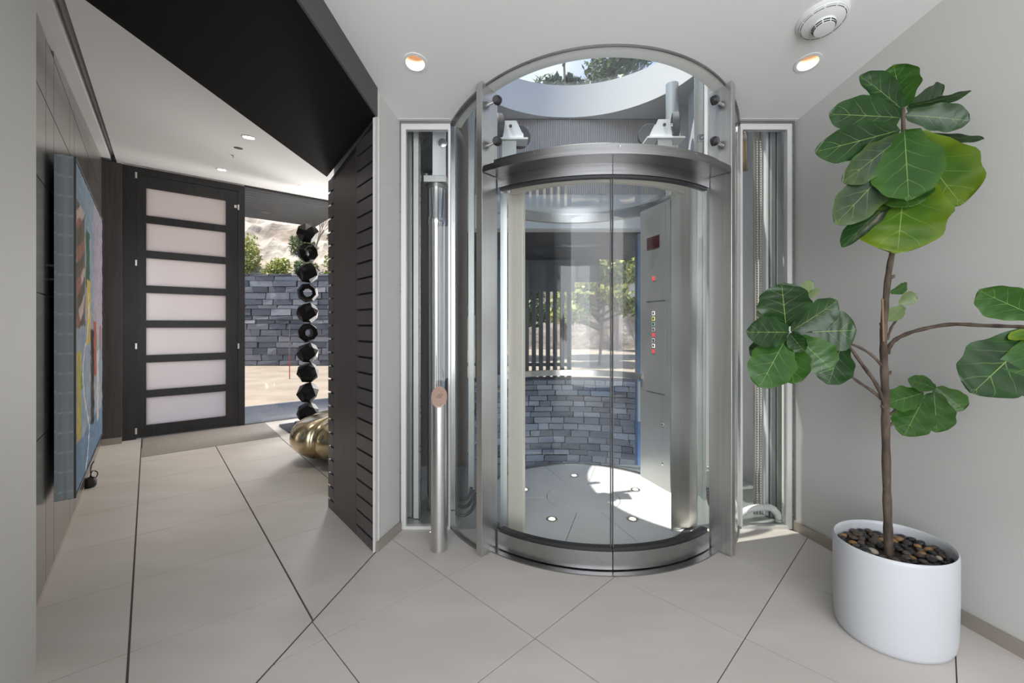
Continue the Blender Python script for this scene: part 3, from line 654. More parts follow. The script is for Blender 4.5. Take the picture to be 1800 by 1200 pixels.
def post(name, x0, x1, y0, y1, mat, label, cat, group, z0=0.0, z1=3.34, bev=0.002):
    return tag(box(name, x0, x1, y0, y1, z0, z1, mat, None, bev), label, cat, group)
G_ = 'guide rails inside the elevator shaft'
post('guide_rail', -0.715, -0.680, 2.90, 2.96, 'galvanised', 'dull green-grey guide rail nearest the white wall in the left recess', 'rail', G_)
post('guide_rail', -0.664, -0.628, 2.88, 2.96, 'light_frame', 'pale flat guide rail second from the wall in the left recess', 'rail', G_)
post('guide_rail', -0.622, -0.612, 2.86, 2.89, 'steel_dark', 'thin dark guide rail beside the hydraulic cylinder in the left recess', 'rail', G_)
post('guide_rail', -0.44, -0.40, 3.02, 3.08, 'steel', 'steel guide rail behind the curved side glass, left of the elevator', 'rail', G_)
post('guide_rail', -0.33, -0.285, 3.22, 3.27, 'galvanised', 'grey guide rail behind the left curved side glass next to the jamb', 'rail', G_)
post('guide_rail', 1.735, 1.752, 2.92, 2.98, 'white_machine', 'white narrow strip painted for the sunlit wall beside the cable bundle in the right recess', 'rail', G_)  # white strip made for the sunlit wall showing through a gap
post('guide_rail', 1.757, 1.787, 2.90, 2.97, 'galvanised', 'grey steel guide rail in the middle of the right recess', 'rail', G_)
post('guide_rail', 1.796, 1.830, 2.90, 2.97, 'galvanised', 'green-grey guide rail nearest the right wall in the right recess', 'rail', G_)
gr = thing('guide_rail', (1.44, 3.24, 0), 'slim guide rail with clamp brackets seen above the door on the right', 'rail', G_)
box('web', 1.43, 1.45, 3.20, 3.28, 0, 3.34, 'galvanised', gr); box('flange', 1.40, 1.48, 3.28, 3.29, 0, 3.34, 'galvanised', gr)
for zc in (2.48, 2.70):
    c = box('clamp', 1.385, 1.455, 3.175, 3.205, zc - 0.03, zc + 0.02, 'chrome', gr, 0.004); lathe('bolt', [(0.01, 0), (0.01, 0.012)], (1.42, 3.175, zc), (0, -1, 0), 'chrome', c, 8)
tg = lathe('support_column', [(0.052, 0), (0.052, 3.34)], (1.355, 3.62, 0), (0, 0, 1), 'galvanised', None, 28); tag(tg, 'grey round column rising behind the cab on the right', 'column')
sp_ = prism('sheet_panel', [(1.24, 2.76), (1.255, 2.745), (1.42, 2.93), (1.405, 2.945)], 2.2, 3.3, 'white_machine'); tag(sp_, 'white sheet metal panel beside the right jamb above the doors', 'panel')
sp_ = prism('sheet_panel', [(1.53, 3.40), (1.545, 3.40), (1.56, 3.75), (1.545, 3.75)], 0.0, 3.3, 'white_machine'); tag(sp_, 'tall white sheet metal fin between the column and the slim guide rail', 'panel')
# hydraulic cylinder with its head block and sheave
hy = thing('hydraulic_cylinder', (-0.531, 3.0, 0), 'polished hydraulic cylinder with sheave block in the left recess', 'hydraulic cylinder')
lathe('piston', [(0.064, 0), (0.064, 2.0), (0.067, 2.005), (0.067, 2.05), (0.064, 2.055), (0.064, 2.255)], (-0.531, 3.0, 0), (0, 0, 1), 'chrome', hy, 36)
lathe('collar', [(0.072, 0), (0.072, 0.025), (0.066, 0.03)], (-0.531, 3.0, 2.255), (0, 0, 1), 'steel_dark', hy, 36)
hb = box('head_block', -0.607, -0.45, 2.93, 3.07, 2.285, 2.33, 'galvanised', hy, 0.003)
for x in (-0.59, -0.545, -0.50): lathe('bolt', [(0.010, 0), (0.010, 0.014), (0.005, 0.018)], (x, 2.945, 2.33), (0, 0, 1), 'steel', hb, 6)
box('side_plate', -0.545, -0.530, 2.935, 3.065, 2.331, 2.80, 'white_machine', hy); box('cheek_plate', -0.530, -0.455, 2.935, 2.948, 2.331, 2.80, 'white_machine', hy)
lathe('axle_cap', [(0.03, 0), (0.03, 0.01), (0.012, 0.014)], (-0.475, 2.935, 2.55), (0, -1, 0), 'steel', hy, 20)
sh = lathe('sheave', [(0.0, -0.02), (0.13, -0.02), (0.155, -0.03), (0.165, -0.03)] + [(0.165 - 0.012 * (i % 2), -0.026 + i * 0.0065) for i in range(9)] + [(0.165, 0.03), (0.155, 0.03), (0.13, 0.02), (0.0, 0.02)], (-0.575, 3.09, 2.56), (0.85, 0.52, 0), 'steel_dark', hy, 48)
# cables, belts and hose in the right recess
sv = thing('cable_sheave', (1.69, 3.14, 2.62), 'white sheave with tan ropes at the top of the right recess', 'pulley')
lathe('wheel', [(0.0, -0.03), (0.15, -0.03), (0.17, -0.035), (0.17, 0.035), (0.15, 0.03), (0.0, 0.03)], (1.69, 3.14, 2.62), (0.85, -0.5, 0), 'white_machine', sv, 44)
ax = Vector((0.85, -0.5, 0)).normalized(); sd = ax.cross(Vector((0, 0, 1))).normalized(); o_ = Vector((1.69, 3.14, 2.62))
for i in range(5):
    c = o_ + ax * (-0.028 + 0.014 * i)
    tube('rope', [c + (sd * math.cos(R_(t)) + Vector((0, 0, 1)) * math.sin(R_(t))) * 0.178 for t in range(180, 375, 12)], 0.0065, 'rope_tan', sv, 8)
Bg = 'suspension belts in the right recess'
for i, x in enumerate((1.672, 1.690, 1.712)):
    t = thing('suspension_belt', (x, 2.95, 0), ['taupe suspension belt nearest the elevator in the right recess', 'white-dotted middle suspension belt in the right recess', 'white-dotted suspension belt next to the white strip'][i], 'belt', Bg)
    box('belt', x - 0.006, x + 0.006, 2.948, 2.954, 0.0, 3.3, 'belt_taupe', t)
    if i:
        bm = bmesh.new()
        for q in range(150): add_box(bm, x - 0.0025, x + 0.0025, 2.945, 2.948, 0.03 + q * 0.017, 0.037 + q * 0.017)
        tag(bm_obj('dot_row', bm, 'dots_white', t), kind='stuff')
hp_ = [(1.47, 2.80, 0.035), (1.50, 2.80, 0.07), (1.56, 2.80, 0.10), (1.64, 2.80, 0.11), (1.70, 2.80, 0.105), (1.74, 2.80, 0.06), (1.745, 2.80, 0.015)]
sp = smooth_path(hp_, 12); bm = bmesh.new(); add_tube(bm, sp, [0.019 + (0.004 if i % 2 else 0) for i in range(len(sp))], 12)
tag(bm_obj('corrugated_hose', bm, 'hose_white', None, True, 60), 'white corrugated hose arching over the sill of the right recess', 'hose')
for s, x in ((-1, -0.33), (1, 1.40)):                    # dark buffer springs glimpsed through the side glass
    t = thing('cable_loop', (x, 2.86, 0), 'dark coiled cable loop at the foot of the %s jamb behind glass' % ('left' if s < 0 else 'right'), 'cable')
    for i in range(3):
        c = Vector((x, 2.86, 0.18)); r = 0.15 - 0.035 * i
        tube('loop', [c + Vector((s * -math.cos(R_(q)) * r * 0.6, 0.05 * i, -math.sin(R_(q)) * r)) for q in range(0, 121, 10)], 0.011, 'grey_rubber', t, 8)

# ------------------------------------------------------------------ call post
cp = thing('call_post', (-0.424, 2.49, 0), 'steel call post with slanted copper-coloured top beside the left recess', 'bollard')
bm = bmesh.new(); n = 40; lo, hi = [], []
for k in range(n):
    c, s = math.cos(2 * math.pi * k / n), math.sin(2 * math.pi * k / n)
    lo.append(bm.verts.new((-0.424 + 0.047 * c, 2.49 + 0.047 * s, 0.0))); hi.append(bm.verts.new((-0.424 + 0.047 * c, 2.49 + 0.047 * s, 0.885 + 0.047 * (s * 1.15 - c * 0.12))))
for k in range(n): bm.faces.new((lo[k], lo[(k + 1) % n], hi[(k + 1) % n], hi[k]))
bm.faces.new(lo[::-1]); bm.faces.new(hi); bm_obj('tube', bm, 'steel', cp, True, 40)
def slant(k, r, dz): c, s = math.cos(k), math.sin(k); return (-0.424 + r * c, 2.49 + r * s, 0.885 + r * (s * 1.15 - c * 0.12) + dz)
mesh_obj('top_face', [slant(2 * math.pi * k / n, 0.0465, 0.001) for k in range(n)] + [slant(2 * math.pi * k / n, 0.044, 0.004) for k in range(n)],
         [tuple(range(n, 2 * n))] + [(k, (k + 1) % n, n + (k + 1) % n, n + k) for k in range(n)], 'copper_face', cp)
def onface(x, y, dz): return (-0.424 + x, 2.49 + y, 0.885 + 1.15 * y - 0.12 * x + dz)
for i, (xa, ya, xb, yb) in enumerate(((-0.016, -0.006, 0.012, -0.006), (0.012, -0.006, 0.016, 0.010), (0.016, 0.010, 0.004, 0.010), (0.004, 0.010, 0.002, 0.004), (0.002, 0.004, -0.010, 0.004), (-0.010, 0.0, 0.008, 0.0))):
    a, b = Vector(onface(xa, ya, 0.0045)), Vector(onface(xb, yb, 0.0045)); tube('emblem_line', [a, b], 0.0011, 'engrave', cp, 5)
lathe('lock_tab', [(0.006, 0), (0.006, 0.008)], (-0.471, 2.49, 0.10), (-1, 0, 0), 'steel', cp, 10)

# ------------------------------------------------------------------ lights and detectors in the ceilings
emission('bulb', (1.0, 0.85, 0.66), 1.6); principled('cone_warm', (0.72, 0.55, 0.42), 0.5)
power_k = 3.5
def downlight(x, y, f, n, r, label, power, group):
    z = f(x, y); t = thing('downlight', (x, y, z), label, 'downlight', group); o = (x, y, z)
    lathe('trim', [(r * 1.0, -0.004), (r * 1.0, 0.0045), (r * 1.28, 0.0035), (r * 1.3, 0.0005), (r * 1.3, 0.0)], o, n, 'plastic_white', t, 40, cap=False)
    # open reflector cone: outer skin plus inner skin
    lathe('reflector', [(r * 1.08, -0.001), (r * 0.98, -0.06), (r * 0.5, -0.095), (0.0, -0.095), (0.0, -0.09), (r * 0.46, -0.09), (r * 0.9, -0.058), (r * 0.985, 0.0)], o, n, 'cone_warm', t, 40, cap=False)
    b = lathe('lamp', [(0.0, -0.088), (r * 0.4, -0.088), (r * 0.38, -0.082), (0.0, -0.080)], o, n, 'bulb', t, 24)
    d = bpy.data.lights.new('downlight_beam', 'SPOT'); d.energy = power * power_k; d.spot_size = R_(105); d.spot_blend = 0.6; d.color = (1.0, 0.88, 0.74); d.shadow_soft_size = r * 0.4
    lo = bpy.data.objects.new('downlight_beam', d); COL.objects.link(lo); lo.parent = t; lo.location = Vector(n) * -0.07; lo.rotation_euler = (0, 0, 0)
    return t
for i, (x, y) in enumerate(foyer_dl): downlight(x, y, foyer_z, cn, 0.05, 'recessed warm downlight in the foyer ceiling, %s of the elevator' % ('left' if i == 0 else 'right'), 0.55, 'foyer downlights')
for i, (x, y) in enumerate(hall_dl): downlight(x, y, hall_z, hn, 0.042, ['bright recessed downlight in the hall ceiling nearest the black beam', 'recessed downlight in the hall ceiling above the front door', 'faint recessed downlight in the hall ceiling near the clear glazing'][i], 10, 'hall downlights')
sd_o = (1.475, 2.035, foyer_z(1.475, 2.035)); sdm = thing('smoke_detector', sd_o, 'round white smoke detector on the sloping foyer ceiling', 'smoke detector')
lathe('base_plate', [(0.0, 0), (0.108, 0.0), (0.108, 0.006), (0.1, 0.012), (0.0, 0.012)], sd_o, cn, 'plastic_white', sdm, 48)
lathe('body', [(0.0, 0.012), (0.098, 0.012), (0.096, 0.022), (0.075, 0.032), (0.05, 0.036), (0.042, 0.062), (0.0, 0.066)], sd_o, cn, 'plastic_white', sdm, 48)
def ring_slots(r, h, n, w, th, rr):
    ax = cn; s = ax.cross(Vector((1, 0, 0))).normalized(); t = s.cross(ax); o = Vector(sd_o); bm = bmesh.new()
    for k in range(n):
        a0 = 2 * math.pi * (k + 0.08) / n; a1 = 2 * math.pi * (k + 0.92) / n; pts = []
        for q in range(5):
            a = a0 + (a1 - a0) * q / 4; pts.append(o + ax * h + (s * math.cos(a) + t * math.sin(a)) * r)
        add_tube(bm, pts, rr, 4)
    tag(bm_obj('vent_slots', bm, 'slot_dark', sdm), kind='stuff')
ring_slots(0.0955, 0.0205, 12, 0, 0, 0.0014); ring_slots(0.090, 0.0255, 12, 0, 0, 0.0014); ring_slots(0.0465, 0.048, 9, 0, 0, 0.003); ring_slots(0.0435, 0.057, 9, 0, 0, 0.003)
def on_hall(px, py):
    d, e = (px - 900) / 752, (572 - py) / 752; z = 1.084 / (e - 0.115 * (0.762 - 0.6475 * d)); return (d * z, z)
x, y = on_hall(419, 260); tag(lathe('ceiling_sensor', [(0.0, 0), (0.035, 0), (0.035, 0.004), (0.0, 0.006)], (x, y, hall_z(x, y)), hn, 'grey_rubber', None, 24), 'dark round sensor ring on the hall ceiling', 'sensor')
x, y = on_hall(410, 273); tag(lathe('sprinkler_head', [(0.0, 0), (0.016, 0), (0.016, 0.004), (0.006, 0.006), (0.006, 0.02), (0.014, 0.022), (0.0, 0.024)], (x, y, hall_z(x, y)), hn, 'plastic_white', None, 16), 'tiny white sprinkler head on the hall ceiling', 'sprinkler')

# ------------------------------------------------------------------ painting
pt = thing('painting', (*H(4.0, -0.33), 0.405), 'large abstract blue painting on a deep canvas hanging on the panel wall', 'painting')
PU0, PU1, PZ0, PZ1, PV0, PV1 = 3.158, 4.893, 0.405, 2.177, -0.365, -0.287
hprism('stretcher', PU0 + 0.02, PU1 - 0.02, PV0 + 0.001, PV1 - 0.012, PZ0 + 0.02, PZ1 - 0.02, 'slot_dark', pt)
def painted(name, nu, nz, pos, col, parent):
    vs = [pos(i / nu, j / nz) for j in range(nz + 1) for i in range(nu + 1)]
    fs = [(j * (nu + 1) + i, j * (nu + 1) + i + 1, (j + 1) * (nu + 1) + i + 1, (j + 1) * (nu + 1) + i) for j in range(nz) for i in range(nu)]
    o = mesh_obj(name, vs, fs, 'painted_canvas', parent); ca = o.data.color_attributes.new('Col', 'FLOAT_COLOR', 'POINT')
    for k in range(len(vs)):
        c = col((k % (nu + 1)) / nu, (k // (nu + 1)) / nz); ca.data[k].color = (*c, 1)
    return o
def lerp(a, b, t): return tuple(a[i] + (b[i] - a[i]) * t for i in range(3))
rn = random.Random(3)
def hsh(i, j): return random.Random(i * 7919 + j * 104729).random()
def vnoise(x, y):
    i, j = math.floor(x), math.floor(y); fx, fy = x - i, y - j
    return (hsh(i, j) * (1 - fx) + hsh(i + 1, j) * fx) * (1 - fy) + (hsh(i, j + 1) * (1 - fx) + hsh(i + 1, j + 1) * fx) * fy
def front_col(t, s):                                      # t left->right, s bottom->top
    w = vnoise(t * 9, s * 9); w2 = vnoise(t * 30 + 5, s * 30); tt = t + (w2 - 0.5) * 0.03; ss = s + (w - 0.5) * 0.03
    c = lerp((0.22, 0.33, 0.44), (0.38, 0.44, 0.52), w)
    if ss < 0.14: c = lerp((0.12, 0.24, 0.40), (0.17, 0.30, 0.46), w)
    if tt > 0.6 and ss > 0.45: c = lerp((0.42, 0.36, 0.48), (0.50, 0.44, 0.52), w)
    if tt < 0.27 and 0.50 < ss < 0.88:
        band = math.sin(ss * 60 - tt * 20); c = lerp((0.10, 0.075, 0.05), (0.20, 0.16, 0.12), w2) if band > -0.1 else ((0.36, 0.14, 0.10) if w > 0.4 else (0.58, 0.45, 0.38))
    if 0.30 < tt < 0.42 and 0.63 < ss < 0.84: c = (0.03, 0.14, 0.06)
    if 0.33 < tt < 0.46 and 0.44 < ss < 0.66: c = (0.72, 0.50, 0.015)
    if 0.04 < tt < 0.15 and 0.14 < ss < 0.43: c = (0.58, 0.47, 0.05)
    if 0.15 < tt < 0.2 and 0.30 < ss < 0.36: c = (0.2, 0.35, 0.08)
    if 0.56 < tt < 0.70 and 0.30 < ss < 0.52: c = (0.48, 0.12, 0.06)
    if 0.47 < tt < 0.60 and 0.12 < ss < 0.48: c = lerp((0.015, 0.013, 0.013), (0.12, 0.10, 0.09), w2 * w2)
    if 0.72 < tt < 0.82 and 0.1 < ss < 0.4: c = (0.62, 0.58, 0.58) if w > 0.35 else (0.3, 0.42, 0.12)
    if 0.86 < tt < 0.93 and 0.38 < ss < 0.5: c = (0.42, 0.16, 0.12)
    if abs(tt - 0.3 - 0.1 * math.sin(ss * 14)) < 0.012 and ss < 0.62: c = (0.75, 0.75, 0.74)
    g = (c[0] + c[1] + c[2]) / 3
    return tuple((0.8 * q + 0.2 * g) * (0.72 + 0.4 * vnoise(t * 70, s * 70)) * 0.85 for q in c)
def side_col(t, s):
    w = vnoise(t * 14, s * 5); k = abs((s * 17.5 + 0.12 * math.sin(t * 3)) % 1 - 0.5)
    c = lerp((0.26, 0.31, 0.345), (0.46, 0.51, 0.54), 0.65 * w + 0.35 * vnoise(t * 40, s * 3 + 9))
    return lerp((0.58, 0.63, 0.66), c, min(1, max(0, (k - 0.0) / 0.05)))
painted('canvas_front', 130, 150, lambda a, b: (*H(PU0 + 0.012 + (PU1 - PU0 - 0.024) * a, PV1 - 0.006 + 0.0035 * vnoise(a * 60, b * 60)), PZ0 + 0.012 + (PZ1 - PZ0 - 0.024) * b), front_col, pt)
painted('canvas_side', 8, 210, lambda a, b: (*H(PU0, PV0 + (PV1 - PV0) * a), PZ0 + (PZ1 - PZ0) * b), side_col, pt)
painted('canvas_side', 8, 60, lambda a, b: (*H(PU1, PV1 - (PV1 - PV0) * a), PZ0 + (PZ1 - PZ0) * b), side_col, pt)
for nm, a in (('frame_strip', (PU0 + 0.004, PU1, PV1 - 0.014, PV1, PZ1 - 0.012, PZ1)), ('frame_strip', (PU0 + 0.004, PU1, PV1 - 0.014, PV1, PZ0, PZ0 + 0.012)),
              ('frame_strip', (PU0 - 0.001, PU0 + 0.005, PV1 - 0.008, PV1 + 0.001, PZ0, PZ1)), ('frame_strip', (PU1 - 0.012, PU1, PV1 - 0.014, PV1 + 0.001, PZ0 + 0.012, PZ1 - 0.012))):
    hprism(nm, *a, 'door_black' if 'x' in nm else 'slate_black', pt)
hprism('canvas_top', PU0, PU1, PV0, PV1 - 0.014, PZ1 - 0.004, PZ1, 'slate_black', pt); hprism('canvas_bottom', PU0, PU1, PV0, PV1 - 0.014, PZ0, PZ0 + 0.004, 'slate_black', pt)
for zc in (1.60, 1.53): hprism('hanging_bracket', 3.175, 3.20, -0.384, PV0 + 0.001, zc, zc + 0.010, 'rubber', pt)
# small dark lamp with a wire on the floor under the painting
def G(px, py): z = 977.6 / (py - 572); return ((px - 900) / 752 * z, z)
gx, gy = G(158, 856)
pl = thing('floor_plug', (gx, gy, 0), 'small black plug with a curled wire on the floor under the painting', 'plug')
lathe('body', [(0.0, 0.0), (0.03, 0.0), (0.042, 0.02), (0.042, 0.05), (0.03, 0.075), (0.0, 0.085)], (gx, gy, 0), (0, 0, 1), 'rubber', pl, 20)
tube('wire', smooth_path([(gx, gy, 0.08), (gx + 0.02, gy, 0.13), (gx + 0.06, gy, 0.12), (gx + 0.05, gy, 0.08), (gx + 0.01, gy, 0.09), (gx - 0.01, gy + 0.02, 0.16), (gx + 0.005, gy + 0.03, 0.2)], 5), 0.004, 'rubber', pl, 6)

# ------------------------------------------------------------------ bronze stool
BX, BY, BR, BH = -1.665, 4.28, 0.50, 0.435
st = thing('bronze_stool', (BX, BY, 0), 'low lobed stool of polished pale gold bronze beside the dark portal', 'stool')
bm = bmesh.new(); NA, NP = 120, 40; rows = []
def lobe(th): return abs(math.sin(2.5 * (th - 0.593)))
for j in range(NP + 1):
    f = j / NP; ph = -math.pi / 2 + math.pi * f; row = []
    cr_, sr_ = math.cos(ph), math.sin(ph)
    rr = math.copysign(abs(cr_) ** 0.48, cr_); hh = math.copysign(abs(sr_) ** 0.9, sr_)
    for i in range(NA):
        th = 2 * math.pi * i / NA; lb = lobe(th); g = 1 - lb ** 0.5
        r = BR * rr * (1 - 0.30 * g * g - 0.06 * g); z = BH / 2 + BH / 2 * hh
        if hh > 0: z -= (0.05 * g * g * min(1, rr * 1.3)) * hh
        else: r *= 1 - 0.28 * (-hh) ** 2
        row.append(bm.verts.new((BX + r * math.cos(th), BY + r * math.sin(th), z)))
    rows.append(row)
for a, b in zip(rows, rows[1:]):
    for i in range(NA): bm.faces.new((a[i], a[(i + 1) % NA], b[(i + 1) % NA], b[i]))
bmesh.ops.remove_doubles(bm, verts=bm.verts, dist=0.0005); bm_obj('seat_body', bm, 'gold_bronze', st, True)
for k in range(3):
    pts = [(BX + (0.05 + 0.05 * k) * math.cos(q * 0.35), BY + (0.05 + 0.05 * k) * math.sin(q * 0.35), BH - 0.0045) for q in range(4, 14)]
    tube('incised_line', pts, 0.0035, 'engrave', st, 5)

# ------------------------------------------------------------------ bead column sculpture
sx, sy = -0.4774 * 5.52, 5.52
scu = thing('bead_column', (sx, sy, 0), 'tall column of ten stacked black faceted beads by the glazing', 'sculpture')
ang = math.atan2(U.y, U.x)
def rot_slab(name, cx, cy, lx, ly, z0, z1, mat, parent):
    d = Vector((math.cos(ang), math.sin(ang))); e = Vector((-d.y, d.x)); c = Vector((cx, cy))
    return prism(name, [c - d * lx - e * ly, c + d * lx - e * ly, c + d * lx + e * ly, c - d * lx + e * ly], z0, z1, mat, parent, 0.003)
rot_slab('base_slab', sx - 0.02, sy, 0.26, 0.26, 0.0, 0.02, 'slate_black', scu); rot_slab('plinth', sx + 0.03, sy + 0.03, 0.16, 0.16, 0.02, 0.055, 'slate_black', scu)
rr = random.Random(11); BS = 0.257
for k in range(10):
    zc = 0.055 + 0.125 + BS * k; c = Vector((sx, sy, zc)); bm = bmesh.new()
    tocam = Vector((0 - sx, 0 - sy, 0)).normalized()
    if k in (4, 6, 8):                                     # pierced beads
        off = {6: 0.0, 4: 0.5, 8: 0.75}[k]; ax = (tocam + Vector((-tocam.y, tocam.x, 0)) * off).normalized(); s = ax.cross(Vector((0, 0, 1))).normalized(); t = Vector((0, 0, 1)); rings = []
        for i in range(8):
            a = 2 * math.pi * (i + 0.3) / 8; d = s * math.cos(a) + t * math.sin(a); ring = []
            for j in range(5):
                b = 2 * math.pi * (j + 0.1 * (i % 2)) / 5; ring.append(bm.verts.new(c + d * (0.088 + 0.040 * math.cos(b)) + ax * 0.075 * math.sin(b)))
            rings.append(ring)
        for i in range(8):
            for j in range(5): bm.faces.new((rings[i][j], rings[(i + 1) % 8][j], rings[(i + 1) % 8][(j + 1) % 5], rings[i][(j + 1) % 5]))
    else:
        pts = []
        for i in range(22):                                # convex hull of scattered points: irregular facets
            zf = 1 - 2 * (i + 0.5) / 22; th = i * 2.39996 + rr.uniform(-0.3, 0.3); q = math.sqrt(1 - zf * zf)
            pts.append(bm.verts.new(c + Vector((q * math.cos(th), q * math.sin(th), zf)) * 0.136))
        h = bmesh.ops.convex_hull(bm, input=pts); bmesh.ops.dissolve_limit(bm, angle_limit=R_(24), verts=bm.verts, edges=bm.edges)
    bm_obj('bead', bm, 'black_gloss', scu)

# ------------------------------------------------------------------ potted fiddle leaf fig
PX, PY, PA, PB, PPH, PH = 1.622, 1.823, 0.222, 0.196, 0.304, 0.385
fg = thing('potted_fig_tree', (PX, PY, 0), 'fiddle leaf fig tree in a white oval pot by the right wall', 'potted plant')
def ell(f, z, n=72): return [(PX + PA * f * math.cos(2 * math.pi * i / n) * math.cos(PPH) - PB * f * math.sin(2 * math.pi * i / n) * math.sin(PPH), PY + PA * f * math.cos(2 * math.pi * i / n) * math.sin(PPH) + PB * f * math.sin(2 * math.pi * i / n) * math.cos(PPH), z) for i in range(n)]
bm = bmesh.new(); prof = [(0.90, 0.0), (0.94, 0.004), (0.965, 0.02), (0.985, 0.06), (1.0, 0.2), (1.0, 0.372), (0.993, 0.382), (0.975, 0.386), (0.955, 0.381), (0.945, 0.372), (0.935, 0.30)]
rings = [[bm.verts.new(p) for p in ell(f, z)] for f, z in prof]
for a, b in zip(rings, rings[1:]):
    for i in range(72): bm.faces.new((a[i], a[(i + 1) % 72], b[(i + 1) % 72], b[i]))
bm.faces.new(rings[0][::-1]); bm.faces.new(rings[-1]); bm_obj('pot', bm, 'pot_glaze', fg, True, 50)
bm = bmesh.new(); r0 = [bm.verts.new(p) for p in ell(0.934, 0.301)]; r1 = [bm.verts.new(p) for p in ell(0.9, 0.335)]
for i in range(72): bm.faces.new((r0[i], r0[(i + 1) % 72], r1[(i + 1) % 72], r1[i]))
bm.faces.new(r1); bm.faces.new(r0[::-1]); bm_obj('soil', bm, 'soil', fg)
def P(px, py, z): return Vector(((px - 900) / 752 * z, z, EYE + (572 - py) / 752 * z))
ZT = 1.80
trk = [(1563, 985, 7.2), (1561, 930, 6.6), (1559, 860, 6.2), (1557, 760, 6.2), (1556, 690, 6), (1554, 640, 5.8), (1553, 590, 5.3), (1556, 540, 5), (1562, 480, 4.7), (1569, 440, 4.2), (1578, 380, 3.4), (1584, 300, 3.2), (1588, 240, 3.2), (1587, 195, 3.2), (1588, 180, 1.5)]
sp = smooth_path([P(x, y, ZT) for x, y, r in trk], 4); rad = []
for i in range(len(sp)):
    f = i / 4; k = min(int(f), len(trk) - 2); rad.append((trk[k][2] + (trk[k + 1][2] - trk[k][2]) * (f - k)) * ZT / 752 * (1 + 0.09 * math.sin(i * 2.1)))
tr = tube('trunk', sp, rad, 'bark', fg, 12)
for x, y, s in ((1567, 745, 1), (1551, 715, -1), (1564, 655, 1), (1549, 570, -1), (1570, 486, 1), (1555, 860, -1)):
    tube('knot', [P(x - 6 * s, y + 3, ZT), P(x, y, ZT), P(x + 2 * s, y - 3, ZT)], [0.008, 0.007, 0.003], 'bark', tr, 8)
def branch(pts, r0, r1, name='branch'):
    s = smooth_path([P(*p) for p in pts], 5); n = len(s); return tube(name, s, [(r0 + (r1 - r0) * i / (n - 1)) * (1 + 0.12 * math.sin(i * 1.7)) for i in range(n)], 'bark', fg, 8)
branch([(1560, 622, ZT), (1566, 605, 1.79), (1582, 592, 1.77), (1615, 580, 1.73), (1670, 570, 1.67), (1730, 572, 1.60), (1790, 574, 1.54), (1824, 577, 1.50)], 0.0085, 0.006)
branch([(1550, 642, ZT), (1530, 622, 1.81), (1500, 606, 1.82), (1455, 596, 1.82), (1400, 590, 1.80)], 0.006, 0.004)
branch([(1553, 705, ZT), (1540, 675, 1.79), (1515, 640, 1.77), (1488, 606, 1.76), (1440, 586, 1.75), (1392, 582, 1.75)], 0.0075, 0.005)
branch([(1552, 703, ZT), (1530, 685, 1.82), (1500, 664, 1.84), (1480, 640, 1.84), (1478, 612, 1.84)], 0.0065, 0.004)
branch([(1560, 596, ZT), (1567, 575, 1.81), (1576, 562, 1.82), (1587, 540, 1.83)], 0.005, 0.0035)
branch([(1562, 730, ZT), (1590, 708, 1.84), (1615, 690, 1.86), (1640, 682, 1.86)], 0.005, 0.003)
tube('stake', [P(1551, 525, 1.785), P(1553, 600, 1.785)], 0.0042, 'bamboo', fg, 8)
def leaf(b, t, w, mat, bend=0.12, roll=0.0, cup=0.15, seed=0, fiddle=0.35):
    """b, t = (px, py, depth) of leaf base and tip; w = full width in px"""
    B, T = P(*b), P(*t); d = T - B; Ln = d.length; d.normalize(); zc = (b[2] + t[2]) / 2; hw = w / 752 * zc / 2
    toc = (Vector((0, 0, EYE)) - (B + T) / 2).normalized(); nrm = (toc - d * toc.dot(d)).normalized(); side = d.cross(nrm).normalized()
    q = Matrix.Rotation(R_(roll), 3, d); nrm = q @ nrm; side = q @ side
    rg = random.Random(seed); p1, p2, p3 = rg.uniform(0, 6), rg.uniform(0, 6), rg.uniform(0.7, 1.3)
    NL, NW = 20, 10; vs, fs, uvs = [], [], []
    for i in range(NL + 1):
        u = 1 - (1 - i / NL) ** 1.45
        # fiddle outline: narrow shoulder near the base, broad blunt end
        sm = min(1, max(0, (u - 0.06) / 0.52)); sm = sm * sm * (3 - 2 * sm)
        wd = (0.46 + 0.54 * sm) * math.sqrt(max(0.0, 1 - u ** 5.5)) * min(1, (u / 0.09)) ** 0.55
        if i == NL: wd = 0.10
        for j in range(NW + 1):
            v = -1 + 2 * j / NW
            edge = abs(v) ** 3
            wave = (0.055 * math.sin(u * 15 * p3 + p1 + (1.6 if v > 0 else 0)) + 0.03 * math.sin(u * 27 + p2)) * edge
            notch = 0.05 * (v * v - 0.0) * u ** 6 - 0.04 * (1 - abs(v)) * u ** 12
            along = Ln * (u - 0.07 * abs(v) ** 2 * (u ** 4) + notch * 0.6)
            z = -bend * Ln * (u * u - 0.25 * u) + cup * hw * (v * v) * wd + hw * (0.9 * wave + 0.03 * math.sin(u * 40 + v * 3) * (1 - edge))
            vs.append(B + d * along + side * (hw * wd * v * (1 + 0.05 * math.sin(u * 21 + p2) * edge)) + nrm * z); uvs.append((u, j / NW))
    for i in range(NL):
        for j in range(NW): a = i * (NW + 1) + j; fs.append((a, a + 1, a + NW + 2, a + NW + 1))
    o = mesh_obj('leaf', vs, fs, mat, fg, True); ul = o.data.uv_layers.new(name='UVMap')
    for lp in o.data.loops: ul.data[lp.index].uv = uvs[lp.vertex_index]
    return o
Z = ZT
